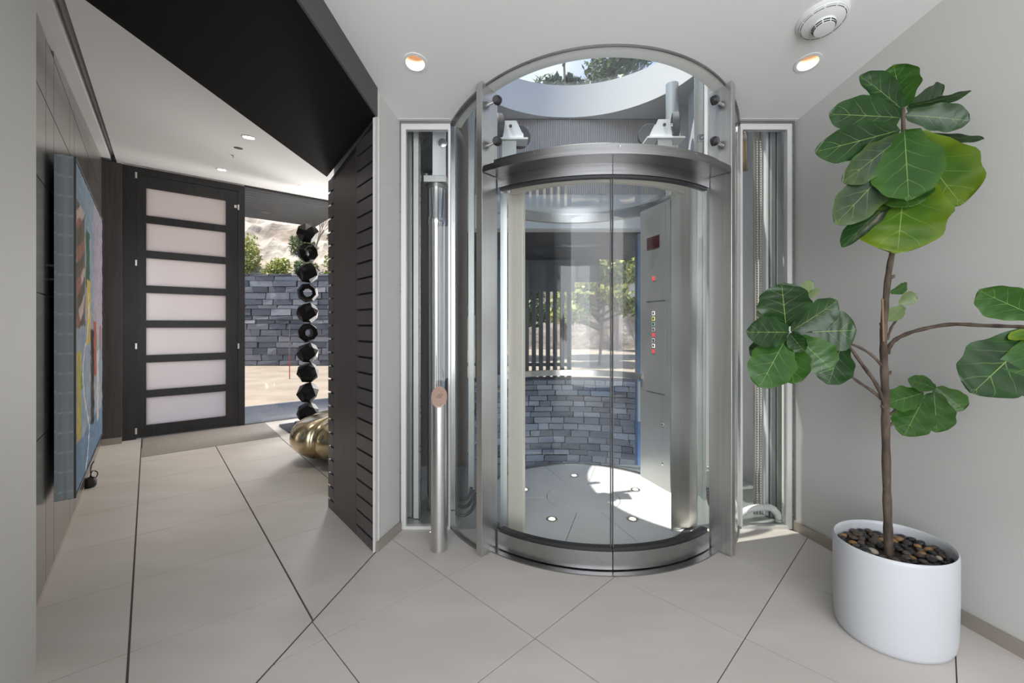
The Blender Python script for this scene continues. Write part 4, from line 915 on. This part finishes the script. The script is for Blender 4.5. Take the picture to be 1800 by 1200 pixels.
LEAVES = [  # base, tip, width px, material, bend, roll, cup
    ((1588, 190, Z), (1570, 113, 1.74), 62, 'leaf_fresh', 0.05, -10, 0.25), ((1586, 193, Z), (1517, 130, 1.72), 44, 'leaf_deep', 0.1, 35, 0.5),
    ((1584, 207, Z), (1468, 199, 1.70), 60, 'leaf_deep', 0.12, 8, 0.2), ((1582, 228, Z), (1447, 266, 1.68), 60, 'leaf_deep', 0.12, -10, 0.15),
    ((1592, 190, Z), (1668, 166, 1.86), 52, 'leaf_deep', 0.1, 12, 0.2), ((1594, 186, Z), (1712, 166, 1.72), 24, 'leaf_deep', 0.12, 50, 0.3),
    ((1590, 202, Z), (1711, 210, 1.70), 46, 'leaf_deep', 0.14, -15, 0.2), ((1594, 232, Z), (1732, 251, 1.74), 26, 'leaf_deep', 0.08, 52, 0.2),
    ((1590, 229, 1.785), (1597, 344, 1.62), 94, 'leaf_fresh', 0.12, 0, 0.1), ((1596, 236, 1.81), (1690, 362, 1.70), 104, 'leaf_lime', 0.1, 6, 0.1),
    ((1592, 300, 1.80), (1578, 442, 1.69), 122, 'leaf_lime', 0.1, 0, 0.12), ((1584, 240, 1.80), (1490, 318, 1.72), 54, 'leaf_sheen', 0.1, -20, 0.2),
    ((1581, 275, 1.80), (1476, 388, 1.70), 66, 'leaf_sheen', 0.1, -6, 0.12), ((1578, 345, 1.80), (1478, 428, 1.76), 40, 'leaf_deep', 0.1, 38, 0.35),
    ((1590, 300, 1.77), (1596, 362, 1.70), 72, 'leaf_fresh', 0.1, 0, 0.1), ((1586, 270, 1.82), (1700, 350, 1.80), 66, 'leaf_lime', 0.1, -10, 0.1),
    # left cluster
    ((1382, 576, 1.75), (1374, 498, 1.68), 78, 'leaf_deep', 0.08, 0, 0.15), ((1390, 582, 1.74), (1477, 529, 1.66), 50, 'leaf_deep', 0.1, 25, 0.25),
    ((1396, 584, 1.76), (1512, 580, 1.70), 72, 'leaf_deep', 0.1, 0, 0.12), ((1388, 584, 1.74), (1320, 583, 1.66), 54, 'leaf_deep', 0.16, 5, 0.3),
    ((1382, 594, 1.74), (1338, 675, 1.63), 70, 'leaf_fresh', 0.16, 0, 0.15), ((1389, 596, 1.75), (1394, 674, 1.67), 56, 'leaf_fresh', 0.1, 8, 0.15),
    ((1400, 592, 1.75), (1464, 650, 1.65), 58, 'leaf_fresh', 0.12, -8, 0.15), ((1480, 604, 1.82), (1456, 676, 1.79), 56, 'leaf_deep', 0.08, 0, 0.15),
    ((1360, 590, 1.78), (1322, 630, 1.78), 34, 'leaf_deep', 0.1, 30, 0.3), ((1396, 522, 1.80), (1432, 495, 1.80), 22, 'leaf_pale', 0.1, 25, 0.2),
    ((1412, 526, 1.80), (1444, 507, 1.80), 13, 'leaf_pale', 0.1, 35, 0.2), ((1356, 548, 1.80), (1330, 554, 1.80), 22, 'leaf_pale', 0.1, 20, 0.3),
    ((1388, 586, 1.72), (1412, 616, 1.66), 30, 'leaf_deep', 0.2, 10, 0.3),
    # twig leaves beside the trunk
    ((1564, 514, 1.83), (1598, 501, 1.83), 20, 'leaf_fresh', 0.1, 30, 0.3), ((1580, 534, 1.83), (1611, 516, 1.80), 24, 'leaf_pale', 0.1, 20, 0.2), ((1588, 538, 1.83), (1560, 562, 1.80), 25, 'leaf_pale', 0.1, 10, 0.2),
    # low cluster
    ((1645, 682, 1.86), (1600, 667, 1.82), 27, 'leaf_fresh', 0.1, 10, 0.2), ((1624, 690, 1.86), (1562, 708, 1.80), 42, 'leaf_fresh', 0.1, 0, 0.15),
    ((1627, 694, 1.85), (1590, 764, 1.78), 56, 'leaf_fresh', 0.1, 0, 0.12), ((1642, 688, 1.86), (1647, 760, 1.80), 50, 'leaf_fresh', 0.1, 0, 0.15), ((1644, 680, 1.86), (1696, 722, 1.80), 40, 'leaf_fresh', 0.1, 0, 0.2),
    # right cluster
    ((1824, 556, 1.50), (1724, 515, 1.50), 62, 'leaf_fresh', 0.14, -15, 0.2), ((1826, 582, 1.50), (1712, 688, 1.46), 100, 'leaf_deep', 0.1, 0, 0.12),
    ((1822, 590, 1.48), (1806, 694, 1.40), 74, 'leaf_fresh', 0.12, 0, 0.15), ((1822, 580, 1.50), (1774, 594, 1.50), 20, 'leaf_lime', 0.1, 30, 0.2), ((1722, 668, 1.52), (1701, 677, 1.50), 15, 'leaf_pale', 0.1, 20, 0.2)]
for i, (b, t, w, m, be, ro, cu) in enumerate(LEAVES):
    leaf(b, t, w * 1.06, m, be, ro, cu, seed=i)
    if i >= 29: continue
# pebbles
rp = random.Random(5); me_p = []
for k in range(4):
    bm = bmesh.new(); bmesh.ops.create_icosphere(bm, subdivisions=2, radius=1.0)
    for v in bm.verts: v.co = Vector((v.co.x * (1 + 0.1 * math.sin(v.co.y * 3 + k)), v.co.y * (0.72 + 0.06 * k), v.co.z * (0.5 + 0.05 * (k % 2))))
    row = []
    for nm_ in ('black', 'brown', 'tan', 'pale'):
        me = bpy.data.meshes.new('pebble'); bm.to_mesh(me); me.materials.append(MATS['pebble_' + nm_])
        for p in me.polygons: p.use_smooth = True
        row.append(me)
    bm.free(); me_p.append(row)
spots = []; tries = 0
while len(spots) < 105 and tries < 9000:
    tries += 1; a = rp.uniform(0, 2 * math.pi); f = 0.86 * math.sqrt(rp.random())
    x = PX + PA * f * math.cos(a) * math.cos(PPH) - PB * f * math.sin(a) * math.sin(PPH); y = PY + PA * f * math.cos(a) * math.sin(PPH) + PB * f * math.sin(a) * math.cos(PPH)
    if math.hypot(x - P(1562, 970, ZT).x, y - ZT) < 0.048: continue
    if all(math.hypot(x - q[0], y - q[1]) > 0.029 for q in spots): spots.append((x, y))
PEB = (('black polished pebble on the soil of the white pot', 'black pebbles in the pot'), ('dark brown polished pebble on the soil of the white pot', 'brown pebbles in the pot'),
       ('golden tan polished pebble on the soil of the white pot', 'tan pebbles in the pot'), ('cream white polished pebble among the dark ones in the pot', 'pale pebbles in the pot'))
for i, (x, y) in enumerate(spots):
    right = (x - PX) > 0.05; q = rp.random()
    cl = 3 if i in (6, 17, 40) else (2 if q < (0.30 if right else 0.08) else (1 if q < 0.58 else 0))
    o = bpy.data.objects.new('pebble', me_p[i % 4][cl]); COL.objects.link(o)
    s = rp.uniform(0.015, 0.022); o.scale = (s, s, s); o.location = (x, y, 0.335 + s * 0.5 + 0.001); o.rotation_euler = (rp.uniform(-0.25, 0.25), rp.uniform(-0.25, 0.25), rp.uniform(0, 6))
    tag(o, PEB[cl][0], 'pebble', PEB[cl][1])

# ------------------------------------------------------------------ outside: stone walls, drive, hill
def stone_variants(mat):
    out = []
    for k in range(6):
        r = random.Random(40 + k); bm = bmesh.new(); add_box(bm, -0.5, 0.5, -0.5, 0.5, -0.5, 0.5)
        for v in bm.verts:
            v.co.x += r.uniform(-0.035, 0.02) * (1 if v.co.x > 0 else -1); v.co.z += r.uniform(-0.06, 0.03) * (1 if v.co.z > 0 else -1); v.co.y += r.uniform(-0.1, 0.1)
        bmesh.ops.recalc_face_normals(bm, faces=bm.faces)
        me = bpy.data.meshes.new('stone'); bm.to_mesh(me); bm.free(); me.materials.append(MATS[mat]); out.append(me)
    return out
STN = stone_variants('stone_block'); STL = stone_variants('stone_hazed')
rs = random.Random(21)
sw = thing('stone_wall', (-7.4, 14.1, 0), 'grey ledger stone wall across the drive outside the glazing', 'stone wall', kind='structure')
box('mortar_core', -9.7, -5.0, 14.06, 14.4, -0.1, 2.98, 'stone_mortar', sw)
z = 0.0
while z < 2.94:
    h = rs.choice((0.13, 0.16, 0.19, 0.22)); h = min(h, 2.99 - z); x = -9.7 - rs.uniform(0, 0.4)
    while x < -5.0:
        w = rs.uniform(0.30, 0.85)
        shared('stone', rs.choice(STN), (x + w / 2, 14.05 + rs.uniform(-0.03, 0.02), z + h / 2), sw, 0, (w - 0.012, 0.12, h - 0.012)); x += w
    z += h
# curved wall behind the elevator
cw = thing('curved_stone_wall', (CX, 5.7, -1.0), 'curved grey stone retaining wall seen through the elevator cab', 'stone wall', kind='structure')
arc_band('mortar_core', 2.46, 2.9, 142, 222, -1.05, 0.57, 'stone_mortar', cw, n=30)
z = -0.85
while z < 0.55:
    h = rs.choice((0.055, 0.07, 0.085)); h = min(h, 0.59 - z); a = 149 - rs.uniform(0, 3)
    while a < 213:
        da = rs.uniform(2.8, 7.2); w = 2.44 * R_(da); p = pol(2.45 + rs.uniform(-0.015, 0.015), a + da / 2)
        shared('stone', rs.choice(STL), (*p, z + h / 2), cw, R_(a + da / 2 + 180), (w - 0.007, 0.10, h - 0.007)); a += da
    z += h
gb = prism('ground_back', [(-1.0, 4.3), (2.6, 4.3), (2.6, 6.6), (-1.2, 6.6)], -1.12, -0.86, 'paver_grey'); tag(gb, 'sunken paving behind the elevator', 'ground', kind='structure')
bd = prism('ground_bed', [(-1.3, 6.0), (4.2, 6.0), (10, 14.5), (-3.5, 14.5)], 0.3, 0.50, 'driveway'); tag(bd, 'planting bed behind the curved stone wall', 'ground', kind='structure')
fn = thing('slat_fence', (0.5, 6.3, 0.5), 'dark grey fence of upright slats above the curved stone wall', 'fence')
for k in range(16): box('slat', -0.75 + 0.104 * k, -0.75 + 0.104 * k + 0.062, 6.28, 6.31, 0.50, 1.80, 'fence_grey', fn)
box('top_rail', -0.78, 0.92, 6.27, 6.32, 1.80, 2.26, 'fence_grey', fn); box('mid_rail', -0.78, 0.92, 6.31, 6.33, 0.70, 0.75, 'fence_grey', fn)
so = thing('rear_soffit', (0.6, 5.2, 2.3), 'dark plank soffit over the yard behind the elevator', 'soffit', kind='structure')
for k in range(16): box('plank', -1.2, 1.75, 4.46 + 0.12 * k, 4.46 + 0.12 * k + 0.116, 2.285, 2.32, 'soffit_wood', so)
box('cream_edge', -1.2, 2.3, 4.302, 4.45, 2.27, 2.32, 'cream_metal', so)
box('fascia_beam', -1.2, 1.30, 6.36, 6.42, 1.95, 2.34, 'soffit_wood', so)
bc = thing('reflection_strip', (1.40, 4.62, -0.86), 'blue-grey upright strip painted as a reflection behind the elevator cab', 'column')  # made-up upright box, painted as the sky reflection seen in the glass
box('shaft', 1.345, 1.445, 4.58, 4.68, -0.86, 2.284, 'blue_reflection', bc, 0.004); box('junction_box', 1.34, 1.45, 4.545, 4.58, 0.28, 0.70, 'white_machine', bc, 0.004)
# driveway side
dv = prism('ground_drive', [H(6.58, -3.0), H(6.58, 3.2), (-3.6, 14.06), (-12.5, 14.06), (-12.5, 8.0)], -0.10, -0.015, 'driveway', tri=True); tag(dv, 'tan concrete drive outside the front door', 'ground', kind='structure')
tag(hprism('outdoor_mat', 6.62, 8.05, -0.1, 2.9, -0.014, -0.004, 'paver_grey'), 'dark grey paved strip just outside the front door', 'paving', kind='structure')
cs = thing('canopy_soffit', (*H(7.5, 0.9), 3.13), 'dark plank canopy soffit above the glazing outside', 'soffit', kind='structure')
for k in range(14): hprism('plank', 6.60 + 0.13 * k, 6.60 + 0.13 * k + 0.118, -1.2, 2.36, 3.13, 3.16, 'soffit_wood', cs)
hprism('canopy_deck', 6.6, 8.42, -1.2, 2.36, 3.165, 3.32, 'soffit_wood', cs)
x, y = (467 - 900) / 752 * 6.9, 6.9
tag(lathe('soffit_light', [(0.0, 0), (0.07, 0), (0.07, 0.006), (0.05, 0.006), (0.0, 0.004)], (x, y, 3.13), (0, 0, -1), 'rubber', None, 24), 'dark round light recessed in the outdoor canopy soffit', 'downlight')
mk = thing('drive_marker', (-7.0, 13.4, -0.015), 'thin red and white marker pole standing on the drive', 'marker pole')
mx_, my_ = G(509, 640); mx_, my_ = (509 - 900) / 752 * 10.5, 10.5
mk.location = (mx_, my_, -0.015); principled('marker_red', (0.5, 0.08, 0.06), 0.5)
tube('lower_pole', [(mx_, my_, -0.015), (mx_, my_, 0.55)], 0.012, 'marker_red', mk, 8); tube('upper_pole', [(mx_, my_, 0.55), (mx_, my_, 1.33)], 0.012, 'twig_grey', mk, 8)
# hillside
vs, fs = [], []; nx, ny = 100, 50; hr_ = random.Random(2)
for j in range(ny + 1):
    for i in range(nx + 1):
        x = -17 + 27 * i / nx; y = 14.45 + 12 * j / ny; q = j / ny
        z = 2.6 + 8.5 * q ** 0.85 + 1.1 * (vnoise(x * 0.55, y * 0.5) - 0.5) * min(1, q * 6) + 0.8 * (vnoise(x * 1.7 + 3, y * 1.5) - 0.5) * min(1, q * 6) + 0.35 * (vnoise(x * 4, y * 4 + 7) - 0.5)
        vs.append((x, y, z if j else -0.5))
for j in range(ny):
    for i in range(nx): a = j * (nx + 1) + i; fs.append((a, a + 1, a + nx + 2, a + nx + 1))
tag(mesh_obj('hillside', vs, fs, 'cliff_rock', None, False), 'pale rocky hillside rising behind the stone wall outside', 'hill', kind='structure')
def cloud_leaves(bm, c, rx, ry, rz, n, size, rg, shell=0.45):
    for k in range(n):
        d = Vector((rg.gauss(0, 1), rg.gauss(0, 1), rg.gauss(0, 1))).normalized() * (shell + (1 - shell) * rg.random() ** 0.5)
        p = Vector(c) + Vector((d.x * rx, d.y * ry, d.z * rz)); s = size * rg.uniform(0.6, 1.4)
        a = Vector((rg.gauss(0, 1), rg.gauss(0, 1), rg.gauss(0, 1))).normalized(); b = a.orthogonal().normalized()
        bm.faces.new([bm.verts.new(p + a * s), bm.verts.new(p + b * s * 0.55), bm.verts.new(p - a * s), bm.verts.new(p - b * s * 0.55)])
def shrub(x, y, z, r, h, mat, label, seed, n=1100, size=0.055):
    t = thing('shrub', (x, y, z), label, 'shrub', 'shrubs on the hillside'); rg = random.Random(seed); bm = bmesh.new()
    for q in range(6): cloud_leaves(bm, (x + rg.uniform(-0.5, 0.5) * r, y + rg.uniform(-0.4, 0.4) * r, z + h * rg.uniform(0.4, 0.75)), r * 0.6, r * 0.6, h * 0.42, n // 6, size, rg)
    me = bpy.data.meshes.new('foliage'); off = wloc(t)
    for v in bm.verts: v.co -= off
    bm.to_mesh(me); bm.free(); me.materials.append(MATS[mat]); o = bpy.data.objects.new('foliage', me); COL.objects.link(o); o.parent = t; o['kind'] = 'stuff'
    bm = bmesh.new()
    for q in range(5): add_tube(bm, [(x, y, z - 0.2), (x + rg.uniform(-0.3, 0.3) * r, y, z + h * 0.3), (x + rg.uniform(-0.8, 0.8) * r, y + rg.uniform(-0.3, 0.3), z + h * 0.75)], [0.03, 0.02, 0.008], 5)
    bm_obj('stem', bm, 'twig_grey', t)
SH = [(-9.3, 15.0, 2.7, 0.55, 1.7, 'shrub_yellow', 'tall yellow-green shrub on the hillside next to the front door frame'), (-8.3, 15.1, 2.7, 0.5, 0.95, 'shrub_yellow', 'low yellow-green shrub on the hillside above the stone wall'),
      (-8.2, 16.6, 3.9, 0.6, 0.95, 'shrub_green', 'dark olive shrub in the middle of the rocky hillside'), (-7.45, 15.3, 2.8, 0.42, 0.75, 'shrub_green', 'olive green shrub left of the bare tree'),
      (-6.1, 15.1, 2.7, 0.5, 1.35, 'shrub_yellow', 'bright yellow-green shrub behind the bead column'), (-6.75, 16.7, 4.1, 0.5, 0.8, 'shrub_green', 'grey-green shrub high on the slope behind the bead column'), (-5.0, 15.6, 3.2, 0.5, 1.3, 'shrub_yellow', 'yellow shrub at the edge of the dark portal')]
for i, (x, y, z, r, h, m, l) in enumerate(SH): shrub(x, y, z, r, h, m, l, 60 + i)
bt_ = thing('bare_tree', (-7.05, 14.95, 2.6), 'slender leafless tree on the hillside above the stone wall', 'tree'); rg = random.Random(9)
def grow(bm, p, d, ln, r, lev):
    q = p + d * ln; add_tube(bm, [p, p + d * ln * 0.5 + Vector((rg.uniform(-1, 1), rg.uniform(-1, 1), 0)) * ln * 0.05, q], [r, r * 0.85, r * 0.7], 5)
    if lev:
        for k in range(2 + (lev > 1)): grow(bm, p + d * ln * rg.uniform(0.6, 1), (d + Vector((rg.uniform(-0.6, 0.6), rg.uniform(-0.5, 0.5), rg.uniform(-0.05, 0.4)))).normalized(), ln * rg.uniform(0.5, 0.75), r * 0.62, lev - 1)
bm = bmesh.new(); add_tube(bm, [(-7.05, 14.95, 2.5), (-7.08, 14.95, 3.2), (-7.0, 14.95, 3.9)], [0.045, 0.04, 0.035], 7); bm_obj('trunk', bm, 'twig_grey', bt_)
bm = bmesh.new(); grow(bm, Vector((-7.0, 14.95, 3.8)), Vector((-0.15, 0, 1)).normalized(), 1.0, 0.032, 4); grow(bm, Vector((-7.04, 14.95, 3.4)), Vector((0.3, 0, 1)).normalized(), 1.0, 0.028, 4); bm_obj('crown', bm, 'twig_grey', bt_)
# trees over the skylight and behind the fence
def tree(name, x, y, z0, h, r, crown, mat, label, seed, n, size, cat='tree'):
    t = thing(name, (x, y, z0), label, cat, 'trees behind the house'); rg = random.Random(seed)
    tube('trunk', [(x, y, z0), (x + 0.1, y, z0 + h * 0.5), (x, y, z0 + h)], [0.012 * h, 0.009 * h, 0.02], 'twig_grey', t, 8)
    bm = bmesh.new(); bmb = bmesh.new()
    for q in range(crown):
        zc = z0 + h * rg.uniform(0.38, 1.0); k = r * (1.05 - 0.6 * (zc - z0 - h * 0.38) / (h * 0.62)); a = rg.uniform(0, 6.28); c = (x + k * 0.65 * math.cos(a), y + k * 0.65 * math.sin(a), zc)
        add_tube(bmb, [(x, y, zc - 0.3), c], [0.04, 0.012], 5); cloud_leaves(bm, c, 0.55 * r * 0.6, 0.55 * r * 0.6, 0.3 * r * 0.6, n // crown, size, rg, 0.2)
    bm_obj('branches', bmb, 'twig_grey', t); me = bpy.data.meshes.new('foliage'); off = wloc(t)
    for v in bm.verts: v.co -= off
    bm.to_mesh(me); bm.free(); me.materials.append(MATS[mat]); o = bpy.data.objects.new('foliage', me); COL.objects.link(o); o.parent = t; o['kind'] = 'stuff'
tree('pine_tree', 1.27, 10.5, 0.4, 7.7, 1.15, 30, 'pine_needles', 'slim pine whose top shows in the left part of the round skylight', 71, 5000, 0.11)
tree('pine_tree', 3.3, 13.8, 0.4, 11.2, 2.0, 44, 'pine_needles', 'broad pine filling the right part of the round skylight', 72, 5500, 0.11)
tree('leafy_tree', 1.75, 8.6, 0.45, 2.5, 1.1, 34, 'shrub_yellow', 'sunlit yellow-green tree beyond the slat fence behind the elevator', 73, 5000, 0.07)
tree('leafy_tree', -0.3, 10.4, 0.45, 2.7, 1.3, 30, 'shrub_green', 'darker green tree showing between the slats of the rear fence', 74, 4000, 0.08)
